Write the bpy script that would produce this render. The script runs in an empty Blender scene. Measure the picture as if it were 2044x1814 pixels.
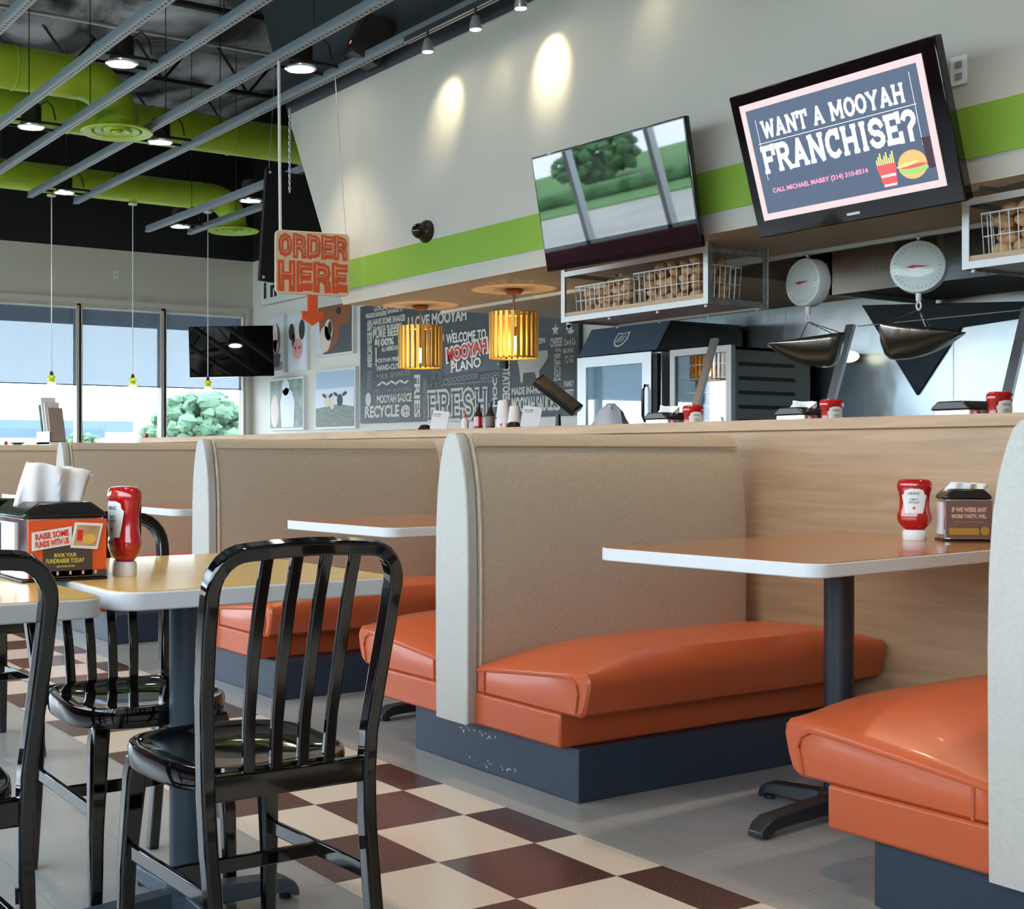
import bpy, bmesh, math, random
from mathutils import Vector, Matrix, Euler
R = math.radians
random.seed(7)
SC = bpy.context.scene
COL = SC.collection

# ---------------------------------------------------------------- camera, sky, exposure
cam_d = bpy.data.cameras.new('camera')
cam_d.sensor_width = 36.0
cam_d.sensor_fit = 'HORIZONTAL'
cam_d.lens = 45.25
cam_d.shift_x = 0.16536
cam_d.clip_start = 0.05
cam_d.clip_end = 300
cam = bpy.data.objects.new('camera', cam_d)
COL.objects.link(cam)
cam.location = (0, 0, 1.006)
cam.rotation_euler = (R(90), 0, R(58.82))
SC.camera = cam

world = bpy.data.worlds.new('overcast_sky')
SC.world = world
world.use_nodes = True
_wn = world.node_tree
_bg = _wn.nodes['Background']
_bg.inputs[0].default_value = (0.80, 0.905, 1.0, 1)
_bg.inputs[1].default_value = 4.6

SC.view_settings.view_transform = 'Standard'
SC.view_settings.look = 'None'
SC.view_settings.gamma = 1
SC.view_settings.use_curve_mapping = False
SC.view_settings.exposure = 0.88
SC.cycles.use_denoising = True
SC.cycles.max_bounces = 8
SC.cycles.diffuse_bounces = 5
SC.cycles.glossy_bounces = 4
SC.cycles.transparent_max_bounces = 12
SC.cycles.sample_clamp_indirect = 6.0
SC.cycles.caustics_reflective = False
SC.cycles.caustics_refractive = False

CAN_W = 60.0      # ceiling can lamps
TRACK_W = 30.0    # track spots
PEND_W = 9.0      # drum pendants

# ---------------------------------------------------------------- materials
MATS = {}
def mat(name, col, rough=0.5, metal=0.0, emit=None, es=0.0, coat=0.0, spec=0.5, noise=None, bump=None, trans=0.0, alpha=1.0):
    """noise = (scale, amount) mottling; bump = (scale, strength)."""
    m = bpy.data.materials.new(name)
    m.use_nodes = True
    nt = m.node_tree
    b = nt.nodes['Principled BSDF']
    b.inputs['Base Color'].default_value = (*col, 1)
    b.inputs['Roughness'].default_value = rough
    b.inputs['Metallic'].default_value = metal
    b.inputs['Specular IOR Level'].default_value = spec
    b.inputs['Coat Weight'].default_value = coat
    b.inputs['Coat Roughness'].default_value = 0.06
    if trans: b.inputs['Transmission Weight'].default_value = trans
    if alpha < 1: b.inputs['Alpha'].default_value = alpha
    if emit:
        b.inputs['Emission Color'].default_value = (*emit, 1)
        b.inputs['Emission Strength'].default_value = es
    tc = nt.nodes.new('ShaderNodeTexCoord')
    if noise:
        n = nt.nodes.new('ShaderNodeTexNoise'); n.inputs['Scale'].default_value = noise[0]; n.inputs['Detail'].default_value = 4
        nt.links.new(tc.outputs['Object'], n.inputs['Vector'])
        r = nt.nodes.new('ShaderNodeValToRGB')
        r.color_ramp.elements[0].position = 0.3; r.color_ramp.elements[1].position = 0.7
        a = noise[1]
        r.color_ramp.elements[0].color = (*[c * (1 - a) for c in col], 1)
        r.color_ramp.elements[1].color = (*[min(1, c * (1 + a)) for c in col], 1)
        nt.links.new(n.outputs['Fac'], r.inputs['Fac'])
        nt.links.new(r.outputs['Color'], b.inputs['Base Color'])
    if bump:
        n2 = nt.nodes.new('ShaderNodeTexNoise'); n2.inputs['Scale'].default_value = bump[0]; n2.inputs['Detail'].default_value = 5
        nt.links.new(tc.outputs['Object'], n2.inputs['Vector'])
        bp = nt.nodes.new('ShaderNodeBump'); bp.inputs['Strength'].default_value = bump[1]; bp.inputs['Distance'].default_value = 0.01
        nt.links.new(n2.outputs['Fac'], bp.inputs['Height'])
        nt.links.new(bp.outputs['Normal'], b.inputs['Normal'])
    MATS[name] = m
    return m

def wood(name, c1, c2, rough, stretch=(1.0, 14, 14), scale=3.0, coat=0.0):
    m = mat(name, c1, rough, coat=coat)
    nt = m.node_tree; b = nt.nodes['Principled BSDF']
    tc = nt.nodes.new('ShaderNodeTexCoord'); mp = nt.nodes.new('ShaderNodeMapping')
    mp.inputs['Scale'].default_value = stretch
    n = nt.nodes.new('ShaderNodeTexNoise'); n.inputs['Scale'].default_value = scale; n.inputs['Detail'].default_value = 6; n.inputs['Distortion'].default_value = 0.6
    r = nt.nodes.new('ShaderNodeValToRGB')
    r.color_ramp.elements[0].position = 0.35; r.color_ramp.elements[1].position = 0.68
    r.color_ramp.elements[0].color = (*c2, 1); r.color_ramp.elements[1].color = (*c1, 1)
    nt.links.new(tc.outputs['Object'], mp.inputs['Vector']); nt.links.new(mp.outputs['Vector'], n.inputs['Vector'])
    nt.links.new(n.outputs['Fac'], r.inputs['Fac']); nt.links.new(r.outputs['Color'], b.inputs['Base Color'])
    return m

def brushed(name, col, rough, stretch):
    m = mat(name, col, rough, metal=1.0)
    nt = m.node_tree; b = nt.nodes['Principled BSDF']
    tc = nt.nodes.new('ShaderNodeTexCoord'); mp = nt.nodes.new('ShaderNodeMapping'); mp.inputs['Scale'].default_value = stretch
    n = nt.nodes.new('ShaderNodeTexNoise'); n.inputs['Scale'].default_value = 4; n.inputs['Detail'].default_value = 3
    bp = nt.nodes.new('ShaderNodeBump'); bp.inputs['Strength'].default_value = 0.25; bp.inputs['Distance'].default_value = 0.02
    nt.links.new(tc.outputs['Object'], mp.inputs['Vector']); nt.links.new(mp.outputs['Vector'], n.inputs['Vector'])
    nt.links.new(n.outputs['Fac'], bp.inputs['Height']); nt.links.new(bp.outputs['Normal'], b.inputs['Normal'])
    return m

mat('cream_wall', (0.60, 0.56, 0.48), 0.85, bump=(60, 0.08))
mat('fascia_paint', (0.46, 0.455, 0.415), 0.8, bump=(60, 0.08))
mat('back_wall_paint', (0.74, 0.72, 0.67), 0.8)
mat('black_paint', (0.006, 0.006, 0.009), 0.8)
mat('slate_paint', (0.045, 0.058, 0.075), 0.75)
mat('stripe_green', (0.19, 0.35, 0.03), 0.7)
mat('soffit_tan', (0.56, 0.47, 0.36), 0.8)
mat('duct_green', (0.40, 0.60, 0.03), 0.38)
mat('strut_grey', (0.22, 0.27, 0.33), 0.5, metal=0.4)
mat('steel_black', (0.012, 0.012, 0.014), 0.6)
mat('can_black', (0.02, 0.018, 0.016), 0.45)
mat('tan_vinyl', (0.50, 0.42, 0.31), 0.62, noise=(110, 0.10), bump=(260, 0.08))
mat('tan_vinyl_lit', (0.48, 0.475, 0.44), 0.62, noise=(110, 0.05), bump=(260, 0.08))  # same tan fabric, daylight on the booth ends mixed into the colour
mat('orange_vinyl', (0.50, 0.098, 0.032), 0.36, bump=(14, 0.10), coat=0.12)
mat('plinth_navy', (0.025, 0.042, 0.07), 0.42)
mat('plinth_scuff', (0.45, 0.5, 0.55), 0.8)
mat('chair_black', (0.0025, 0.0025, 0.003), 0.05, spec=0.5, coat=0.5)
mat('edge_white', (0.64, 0.66, 0.68), 0.35)
mat('pole_black', (0.018, 0.022, 0.03), 0.38)
mat('pole_blue', (0.045, 0.07, 0.10), 0.42)
mat('chrome', (0.75, 0.77, 0.8), 0.14, metal=1.0)
mat('alu', (0.55, 0.57, 0.6), 0.35, metal=0.9)
mat('white_paint', (0.8, 0.8, 0.8), 0.4)
mat('frame_white', (0.72, 0.74, 0.74), 0.5)
mat('galv', (0.35, 0.36, 0.35), 0.45, metal=0.7, noise=(30, 0.35))
mat('plastic_black', (0.01, 0.01, 0.012), 0.25)
mat('gloss_black', (0.005, 0.004, 0.005), 0.06, spec=0.5)
mat('ketchup_red', (0.42, 0.006, 0.006), 0.16, coat=0.8)
mat('cap_white', (0.82, 0.8, 0.76), 0.35)
mat('paper_white', (0.82, 0.82, 0.83), 0.9)
mat('label_white', (0.80, 0.80, 0.76), 0.5)
mat('card_orange', (0.75, 0.10, 0.02), 0.35)
mat('card_brown', (0.075, 0.055, 0.05), 0.4)
mat('card_mocha', (0.16, 0.09, 0.075), 0.4)
mat('text_white', (0.80, 0.78, 0.74), 0.6)
mat('text_red', (0.70, 0.03, 0.02), 0.5)
mat('text_black', (0.01, 0.01, 0.01), 0.6)
mat('text_yellow', (0.72, 0.58, 0.10), 0.5)
mat('text_peach', (0.72, 0.42, 0.30), 0.5)
mat('text_gold', (0.42, 0.22, 0.03), 0.5)
mat('chalk_slate', (0.050, 0.062, 0.076), 0.5, noise=(3, 0.25))
mat('chalk_white', (0.62, 0.61, 0.56), 0.8)
mat('chalk_grey', (0.26, 0.27, 0.27), 0.8)
mat('sign_cream', (0.72, 0.55, 0.38), 0.7)
mat('sign_orange', (0.74, 0.09, 0.025), 0.6)
mat('sign_faded', (0.66, 0.27, 0.14), 0.65, noise=(14, 0.5))
mat('gold_slat', (0.62, 0.36, 0.06), 0.35, metal=0.55)
mat('bronze', (0.20, 0.075, 0.02), 0.4, metal=0.3)
mat('potato_skin', (0.50, 0.30, 0.15), 0.75, noise=(14, 0.4), bump=(25, 0.3))
mat('shelf_brown', (0.22, 0.085, 0.05), 0.4)
mat('oven_blue', (0.075, 0.12, 0.18), 0.35)
mat('rack_grey', (0.22, 0.27, 0.27), 0.45)
mat('reflection_teal', (0.012, 0.028, 0.045), 0.5, spec=0.3)  # flat colour for the hood's dark reflection in the stainless wall
mat('screen_olive', (0.11, 0.095, 0.07), 0.25)
mat('bronze_dark', (0.03, 0.022, 0.016), 0.3, metal=0.5)
mat('chalk_board_gloss', (0.03, 0.028, 0.034), 0.3, spec=0.7)
mat('cheese_pale', (0.8, 0.78, 0.66), 0.4, emit=(1, .9, .65), es=1.2)
mat('burger_print', (0.75, 0.45, 0.08), 0.5)
mat('shelf_tan', (0.34, 0.24, 0.20), 0.6)
mat('cow_brown', (0.28, 0.10, 0.04), 0.6)
mat('cow_cream', (0.75, 0.66, 0.58), 0.6)
mat('cow_dark', (0.03, 0.03, 0.035), 0.6)
mat('cow_pink', (0.72, 0.33, 0.36), 0.6)
mat('photo_sky', (0.42, 0.55, 0.74), 0.5)
mat('photo_pale', (0.70, 0.76, 0.86), 0.5)
mat('photo_grass', (0.22, 0.26, 0.22), 0.6, noise=(40, 0.4))
mat('photo_green', (0.20, 0.27, 0.22), 0.5, noise=(8, 0.4))
mat('photo_grey', (0.10, 0.10, 0.11), 0.5)
mat('lime_glass', (0.55, 0.70, 0.02), 0.2)
mat('yellow_glow', (0.9, 0.8, 0.2), 0.3, emit=(1.0, 0.85, 0.25), es=1.6)
mat('lamp_disc', (1, 1, 1), 0.5, emit=(1.0, 0.86, 0.66), es=14)
mat('spot_disc', (1, 1, 1), 0.5, emit=(1.0, 0.84, 0.6), es=40)
mat('filament', (1, 1, 1), 0.5, emit=(1.0, 0.62, 0.22), es=22)
mat('red_led', (0.8, 0.1, 0.05), 0.4, emit=(1, 0.2, 0.1), es=3)
mat('leaf_green', (0.085, 0.17, 0.10), 0.8, noise=(2.5, 0.4))
mat('bark', (0.09, 0.06, 0.04), 0.9)
mat('hedge_green', (0.07, 0.19, 0.06), 0.9, noise=(3, 0.5))
mat('lawn', (0.12, 0.28, 0.08), 0.9)
mat('concrete', (0.50, 0.49, 0.46), 0.9, noise=(0.8, 0.12))
mat('roof_blue', (0.08, 0.13, 0.19), 0.6)
mat('building_pale', (0.75, 0.74, 0.70), 0.8)
mat('awning_navy', (0.02, 0.03, 0.05), 0.8)
mat('mullion_tan', (0.50, 0.46, 0.40), 0.6)
mat('maroon', (0.26, 0.025, 0.06), 0.6)
mat('burger_bun', (0.7, 0.42, 0.15), 0.6, emit=(0.85, 0.55, 0.22), es=0.3)
mat('lettuce', (0.3, 0.55, 0.15), 0.6, emit=(0.45, 0.75, 0.25), es=0.28)
mat('cheese_glow', (0.8, 0.7, 0.2), 0.6, emit=(0.9, 0.8, 0.35), es=0.28)
mat('tv_slate', (0.03, 0.04, 0.06), 0.3, emit=(0.10, 0.14, 0.22), es=0.5)
mat('tv_frame', (0.4, 0.3, 0.3), 0.3, emit=(0.66, 0.53, 0.54), es=0.55)
mat('tv_text', (0.5, 0.5, 0.5), 0.3, emit=(0.78, 0.84, 1.0), es=0.6)
mat('tv_pink', (0.5, 0.1, 0.2), 0.3, emit=(1.0, 0.35, 0.50), es=0.6)
mat('tv_red', (0.5, 0.05, 0.05), 0.3, emit=(0.95, 0.12, 0.12), es=0.5)
mat('tv_cola', (0.02, 0.01, 0.01), 0.3, emit=(0.06, 0.03, 0.05), es=0.6)
mat('screen_off', (0.004, 0.004, 0.005), 0.02)
MATS['screen_off'].node_tree.nodes['Principled BSDF'].inputs['IOR'].default_value = 2.1
wood('laminate_wood', (0.50, 0.33, 0.19), (0.40, 0.255, 0.14), 0.42, (1.2, 1.2, 16), 2.2)
wood('cap_wood', (0.52, 0.36, 0.22), (0.42, 0.28, 0.16), 0.45, (1.2, 10, 10), 2.5)
wood('table_brown', (0.42, 0.17, 0.07), (0.33, 0.125, 0.05), 0.18, (14, 1.2, 8), 2.5, coat=0.25)
wood('table_honey', (0.82, 0.56, 0.20), (0.75, 0.49, 0.16), 0.26, (14, 1.2, 8), 2.5, coat=0.2)
brushed('stainless', (0.50, 0.55, 0.58), 0.30, (1, 1, 0.6))
brushed('stainless_hood', (0.50, 0.47, 0.43), 0.42, (6, 1, 0.5))
MATS['stainless_hood'].node_tree.nodes['Principled BSDF'].inputs['Metallic'].default_value = 0.55
brushed('stainless_dark', (0.30, 0.31, 0.33), 0.32, (8, 1, 0.6))
brushed('pan_steel', (0.34, 0.33, 0.30), 0.26, (6, 1, 1))

def m_floor():
    m = bpy.data.materials.new('floor_tiles'); m.use_nodes = True
    nt = m.node_tree; b = nt.nodes['Principled BSDF']; L = nt.links.new
    tc = nt.nodes.new('ShaderNodeTexCoord'); sx = nt.nodes.new('ShaderNodeSeparateXYZ'); L(tc.outputs['Object'], sx.inputs[0])
    def ma(op, a, b_=None, clamp=False):
        n = nt.nodes.new('ShaderNodeMath'); n.operation = op; n.use_clamp = clamp
        for i, v in enumerate((a, b_)):
            if v is None: continue
            if isinstance(v, (int, float)): n.inputs[i].default_value = v
            else: L(v, n.inputs[i])
        return n.outputs[0]
    P = 0.3048
    ux = ma('DIVIDE', ma('ADD', sx.outputs[0], 2.290), P)
    uy = ma('DIVIDE', ma('SUBTRACT', sx.outputs[1], 1.846), P)
    par = ma('FLOORED_MODULO', ma('ADD', ma('FLOOR', ux), ma('FLOOR', uy)), 2.0)
    band = ma('MULTIPLY', ma('GREATER_THAN', sx.outputs[1], 1.550), ma('LESS_THAN', sx.outputs[1], 2.300))
    # speckle
    sp = nt.nodes.new('ShaderNodeTexNoise'); sp.inputs['Scale'].default_value = 260; sp.inputs['Detail'].default_value = 2
    L(tc.outputs['Object'], sp.inputs['Vector'])
    bl = nt.nodes.new('ShaderNodeTexNoise'); bl.inputs['Scale'].default_value = 2.2; bl.inputs['Detail'].default_value = 3
    L(tc.outputs['Object'], bl.inputs['Vector'])
    def ramp(fac, c0, c1, p0=0.35, p1=0.65):
        r = nt.nodes.new('ShaderNodeValToRGB'); r.color_ramp.elements[0].position = p0; r.color_ramp.elements[1].position = p1
        r.color_ramp.elements[0].color = (*c0, 1); r.color_ramp.elements[1].color = (*c1, 1); L(fac, r.inputs[0]); return r.outputs[0]
    def mix(f, a, b_):
        n = nt.nodes.new('ShaderNodeMix'); n.data_type = 'RGBA'; L(f, n.inputs[0]); L(a, n.inputs[6]); L(b_, n.inputs[7]); return n.outputs[2]
    white = ramp(sp.outputs[0], (0.60, 0.55, 0.48), (0.74, 0.69, 0.62))
    dark = ramp(sp.outputs[0], (0.028, 0.016, 0.018), (0.115, 0.068, 0.068))
    grey = ramp(sp.outputs[0], (0.31, 0.325, 0.33), (0.42, 0.43, 0.43))
    g2 = ramp(bl.outputs[0], (0.32, 0.34, 0.35), (0.42, 0.43, 0.43))
    mg = nt.nodes.new('ShaderNodeMix'); mg.data_type = 'RGBA'; mg.inputs[0].default_value = 0.45; L(grey, mg.inputs[6]); L(g2, mg.inputs[7])
    chk = mix(par, white, dark)
    # thin joints between tiles
    def joint(u):
        f = ma('FRACT', u)
        return ma('LESS_THAN', ma('MINIMUM', f, ma('SUBTRACT', 1.0, f)), 0.006)
    col = mix(band, mg.outputs[2], chk)
    jt = ma('MULTIPLY', ma('MAXIMUM', joint(ux), joint(uy)), 0.25)
    dk = nt.nodes.new('ShaderNodeRGB'); dk.outputs[0].default_value = (0.12, 0.1, 0.09, 1)
    col = mix(jt, col, dk.outputs[0])
    L(col, b.inputs['Base Color'])
    rg = ramp(bl.outputs[0], (0.20,) * 3, (0.25,) * 3, 0.2, 0.8)
    L(rg, b.inputs['Roughness'])
    MATS['floor_tiles'] = m
m_floor()

def m_strut():
    m = MATS['strut_grey']; n2 = m.copy(); n2.name = 'strut_perforated'; MATS['strut_perforated'] = n2
    nt = n2.node_tree; b = nt.nodes['Principled BSDF']; L = nt.links.new
    tc = nt.nodes.new('ShaderNodeTexCoord'); sx = nt.nodes.new('ShaderNodeSeparateXYZ'); L(tc.outputs['Object'], sx.inputs[0])
    def ma(op, a, v=None):
        n = nt.nodes.new('ShaderNodeMath'); n.operation = op
        for i, q in enumerate((a, v)):
            if q is None: continue
            if isinstance(q, (int, float)): n.inputs[i].default_value = q
            else: L(q, n.inputs[i])
        return n.outputs[0]
    dot = ma('MULTIPLY', ma('LESS_THAN', ma('FRACT', ma('MULTIPLY', sx.outputs[0], 20.0)), 0.5), ma('LESS_THAN', ma('ABSOLUTE', sx.outputs[1]), 0.009))
    mx = nt.nodes.new('ShaderNodeMix'); mx.data_type = 'RGBA'; L(dot, mx.inputs[0])
    mx.inputs[6].default_value = (0.30, 0.33, 0.36, 1); mx.inputs[7].default_value = (0.012, 0.012, 0.014, 1)
    L(mx.outputs[2], b.inputs['Base Color'])
m_strut()

def m_glass(name, tint, gl):
    m = bpy.data.materials.new(name); m.use_nodes = True; nt = m.node_tree
    for n in list(nt.nodes):
        if n.type != 'OUTPUT_MATERIAL': nt.nodes.remove(n)
    out = [n for n in nt.nodes if n.type == 'OUTPUT_MATERIAL'][0]
    t = nt.nodes.new('ShaderNodeBsdfTransparent'); t.inputs[0].default_value = (*tint, 1)
    g = nt.nodes.new('ShaderNodeBsdfGlossy'); g.inputs['Roughness'].default_value = 0.02
    lw = nt.nodes.new('ShaderNodeLayerWeight'); lw.inputs[0].default_value = 0.5
    pw = nt.nodes.new('ShaderNodeMath'); pw.operation = 'POWER'; pw.inputs[1].default_value = 4.0; nt.links.new(lw.outputs['Facing'], pw.inputs[0])
    fr = nt.nodes.new('ShaderNodeMath'); fr.operation = 'MULTIPLY_ADD'; fr.inputs[1].default_value = 0.6; fr.inputs[2].default_value = gl; nt.links.new(pw.outputs[0], fr.inputs[0])
    mx = nt.nodes.new('ShaderNodeMixShader')
    nt.links.new(fr.outputs[0], mx.inputs[0]); nt.links.new(t.outputs[0], mx.inputs[1]); nt.links.new(g.outputs[0], mx.inputs[2])
    nt.links.new(mx.outputs[0], out.inputs[0]); MATS[name] = m
m_glass('window_glass', (0.97, 0.99, 1.0), 0.03)
m_glass('guard_glass', (0.93, 0.97, 0.98), 0.04)
m_glass('display_glass', (0.70, 0.80, 0.84), 0.22)

def m_blind():
    m = bpy.data.materials.new('solar_shade'); m.use_nodes = True; nt = m.node_tree
    for n in list(nt.nodes):
        if n.type != 'OUTPUT_MATERIAL': nt.nodes.remove(n)
    out = [n for n in nt.nodes if n.type == 'OUTPUT_MATERIAL'][0]
    t = nt.nodes.new('ShaderNodeBsdfTransparent'); t.inputs[0].default_value = (0.82, 0.93, 1, 1)
    d = nt.nodes.new('ShaderNodeBsdfTranslucent'); d.inputs[0].default_value = (0.05, 0.06, 0.075, 1)
    mx = nt.nodes.new('ShaderNodeMixShader'); mx.inputs[0].default_value = 0.905
    nt.links.new(t.outputs[0], mx.inputs[1]); nt.links.new(d.outputs[0], mx.inputs[2]); nt.links.new(mx.outputs[0], out.inputs[0])
    MATS['solar_shade'] = m
m_blind()

def m_foil():
    m = mat('foil_insulation', (0.30, 0.31, 0.33), 0.4, metal=0.2, bump=(1.3, 0.9))
    nt = m.node_tree; b = nt.nodes['Principled BSDF']
    tc = nt.nodes.new('ShaderNodeTexCoord'); n = nt.nodes.new('ShaderNodeTexNoise'); n.inputs['Scale'].default_value = 0.75; n.inputs['Detail'].default_value = 5; n.inputs['Distortion'].default_value = 1.2
    r = nt.nodes.new('ShaderNodeValToRGB'); r.color_ramp.elements[0].position = 0.42; r.color_ramp.elements[1].position = 0.62
    r.color_ramp.elements[0].color = (0.012, 0.012, 0.014, 1); r.color_ramp.elements[1].color = (0.60, 0.62, 0.66, 1)
    nt.links.new(tc.outputs['Object'], n.inputs['Vector']); nt.links.new(n.outputs['Fac'], r.inputs['Fac']); nt.links.new(r.outputs['Color'], b.inputs['Base Color'])
m_foil()

# ---------------------------------------------------------------- mesh helpers
class MB:
    def __init__(self): self.v = []; self.f = []
    def add(self, vs, fs, M=None):
        o = len(self.v)
        for p in vs:
            p = Vector(p)
            if M is not None: p = M @ p
            self.v.append(p)
        self.f += [tuple(o + i for i in f) for f in fs]
        return self
    def box(self, x0, y0, z0, x1, y1, z1, M=None):
        vs = [(x, y, z) for z in (z0, z1) for y in (y0, y1) for x in (x0, x1)]
        return self.add(vs, [(0, 2, 3, 1), (4, 5, 7, 6), (0, 1, 5, 4), (2, 6, 7, 3), (0, 4, 6, 2), (1, 3, 7, 5)], M)
    def bar(self, a, b, w, h=None, up=(0, 0, 1)):
        a = Vector(a); b = Vector(b); h = h or w
        return self.sweep([a, b], [(-w / 2, -h / 2), (w / 2, -h / 2), (w / 2, h / 2), (-w / 2, h / 2)], up)
    def tube(self, path, r, n=8, up=(0.13, 0.27, 0.95), closed=False):
        rr = r if isinstance(r, (list, tuple)) else None
        prof = [(math.cos(2 * math.pi * i / n), math.sin(2 * math.pi * i / n)) for i in range(n)]
        return self.sweep(path, prof, up, closed, scales=[(rr[i] if rr else r) for i in range(len(path))])
    def sweep(self, path, prof, up=(0, 0, 1), closed=False, scales=None):
        path = [Vector(p) for p in path]; up = Vector(up); n = len(prof); N = len(path); o = len(self.v)
        for i, p in enumerate(path):
            if closed: t = path[(i + 1) % N] - path[i - 1]
            else: t = path[min(i + 1, N - 1)] - path[max(i - 1, 0)]
            t.normalize(); s = up.cross(t)
            if s.length < 1e-5: s = Vector((1, 0, 0)).cross(t)
            if s.length < 1e-5: s = Vector((0, 1, 0)).cross(t)
            s.normalize(); u = t.cross(s)
            k = scales[i] if scales else 1.0
            for a, b in prof: self.v.append(p + s * a * k + u * b * k)
        for i in range(N if closed else N - 1):
            j = (i + 1) % N
            for q in range(n):
                q2 = (q + 1) % n
                self.f.append((o + i * n + q, o + i * n + q2, o + j * n + q2, o + j * n + q))
        if not closed:
            self.f.append(tuple(o + q for q in reversed(range(n)))); self.f.append(tuple(o + (N - 1) * n + q for q in range(n)))
        return self
    def lathe(self, prof, c=(0, 0, 0), n=24, M=None, sx=1.0, sy=1.0, cap=True):
        """prof = [(r, z)...] around z at c."""
        o = len(self.v); vs = []
        for r, z in prof:
            for i in range(n):
                a = 2 * math.pi * i / n
                vs.append((c[0] + r * math.cos(a) * sx, c[1] + r * math.sin(a) * sy, c[2] + z))
        fs = []
        for k in range(len(prof) - 1):
            for i in range(n):
                j = (i + 1) % n
                fs.append((k * n + i, k * n + j, (k + 1) * n + j, (k + 1) * n + i))
        if cap:
            fs.append(tuple(reversed(range(n)))); fs.append(tuple((len(prof) - 1) * n + i for i in range(n)))
        return self.add(vs, fs, M)
    def prism(self, poly, h0, h1, axis='z', M=None):
        """poly 2-D outline (ccw) extruded between h0 and h1 along axis."""
        def P(a, b, h): return (a, b, h) if axis == 'z' else ((a, h, b) if axis == 'y' else (h, a, b))
        n = len(poly)
        vs = [P(a, b, h0) for a, b in poly] + [P(a, b, h1) for a, b in poly]
        fs = [tuple(reversed(range(n))), tuple(range(n, 2 * n))] + [(i, (i + 1) % n, n + (i + 1) % n, n + i) for i in range(n)]
        return self.add(vs, fs, M)
    def sphere(self, c, r, n=12, m=8, sc=(1, 1, 1), M=None):
        vs = []
        for i in range(1, m):
            t = math.pi * i / m
            for j in range(n):
                p = 2 * math.pi * j / n
                vs.append((c[0] + r * sc[0] * math.sin(t) * math.cos(p), c[1] + r * sc[1] * math.sin(t) * math.sin(p), c[2] + r * sc[2] * math.cos(t)))
        T = len(vs); vs += [(c[0], c[1], c[2] + r * sc[2]), (c[0], c[1], c[2] - r * sc[2])]
        fs = []
        for i in range(m - 2):
            for j in range(n): fs.append((i * n + j, (i + 1) * n + j, (i + 1) * n + (j + 1) % n, i * n + (j + 1) % n))
        for j in range(n):
            fs.append((T, j, (j + 1) % n)); fs.append((T + 1, (m - 2) * n + (j + 1) % n, (m - 2) * n + j))
        return self.add(vs, fs, M)
    def build(self, name, material, parent=None, smooth=False, bevel=0.0, seg=2, subsurf=0, solid=0.0, loc=None, fix=True):
        me = bpy.data.meshes.new(name)
        me.from_pydata([tuple(p) for p in self.v], [], self.f)
        if fix:
            bm = bmesh.new(); bm.from_mesh(me); bmesh.ops.recalc_face_normals(bm, faces=bm.faces); bm.to_mesh(me); bm.free()
        me.materials.append(MATS[material])
        o = bpy.data.objects.new(name, me); COL.objects.link(o)
        if loc: o.location = loc
        if parent: o.parent = parent
        if bevel:
            md = o.modifiers.new('bevel', 'BEVEL'); md.width = bevel; md.segments = seg; md.limit_method = 'ANGLE'; md.angle_limit = R(35)
            smooth = True
        if solid:
            md = o.modifiers.new('solid', 'SOLIDIFY'); md.thickness = solid; md.offset = 0
        if subsurf:
            md = o.modifiers.new('sub', 'SUBSURF'); md.levels = subsurf; md.render_levels = subsurf; smooth = True
        if smooth:
            for p in me.polygons: p.use_smooth = True
            if not subsurf:
                try: me.set_sharp_from_angle(angle=R(38))
                except Exception: pass
        return o

def T(name, label, cat, loc=(0, 0, 0), rz=0.0, group=None, rot=None):
    o = bpy.data.objects.new(name, None); COL.objects.link(o)
    o.location = loc; o.rotation_euler = rot or (0, 0, rz); o.empty_display_size = 0.1
    o['label'] = label; o['category'] = cat
    if group: o['group'] = group
    return o
def tag(o, label, cat, group=None, kind=None):
    o['label'] = label; o['category'] = cat
    if group: o['group'] = group
    if kind: o['kind'] = kind
    return o
def S(o, label=None):
    o['kind'] = 'structure'
    if label: o['label'] = label
    return o
def dup(root, loc=None, rz=None, label=None, group=None, rot=None):
    r = root.copy(); COL.objects.link(r)
    if loc is not None: r.location = loc
    if rz is not None: r.rotation_euler = (0, 0, rz)
    if rot is not None: r.rotation_euler = rot
    if label: r['label'] = label
    if group: r['group'] = group
    for ch in list(root.children):
        c = ch.copy(); COL.objects.link(c); c.parent = r
        for g in list(ch.children):
            d = g.copy(); COL.objects.link(d); d.parent = c
    return r

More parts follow.
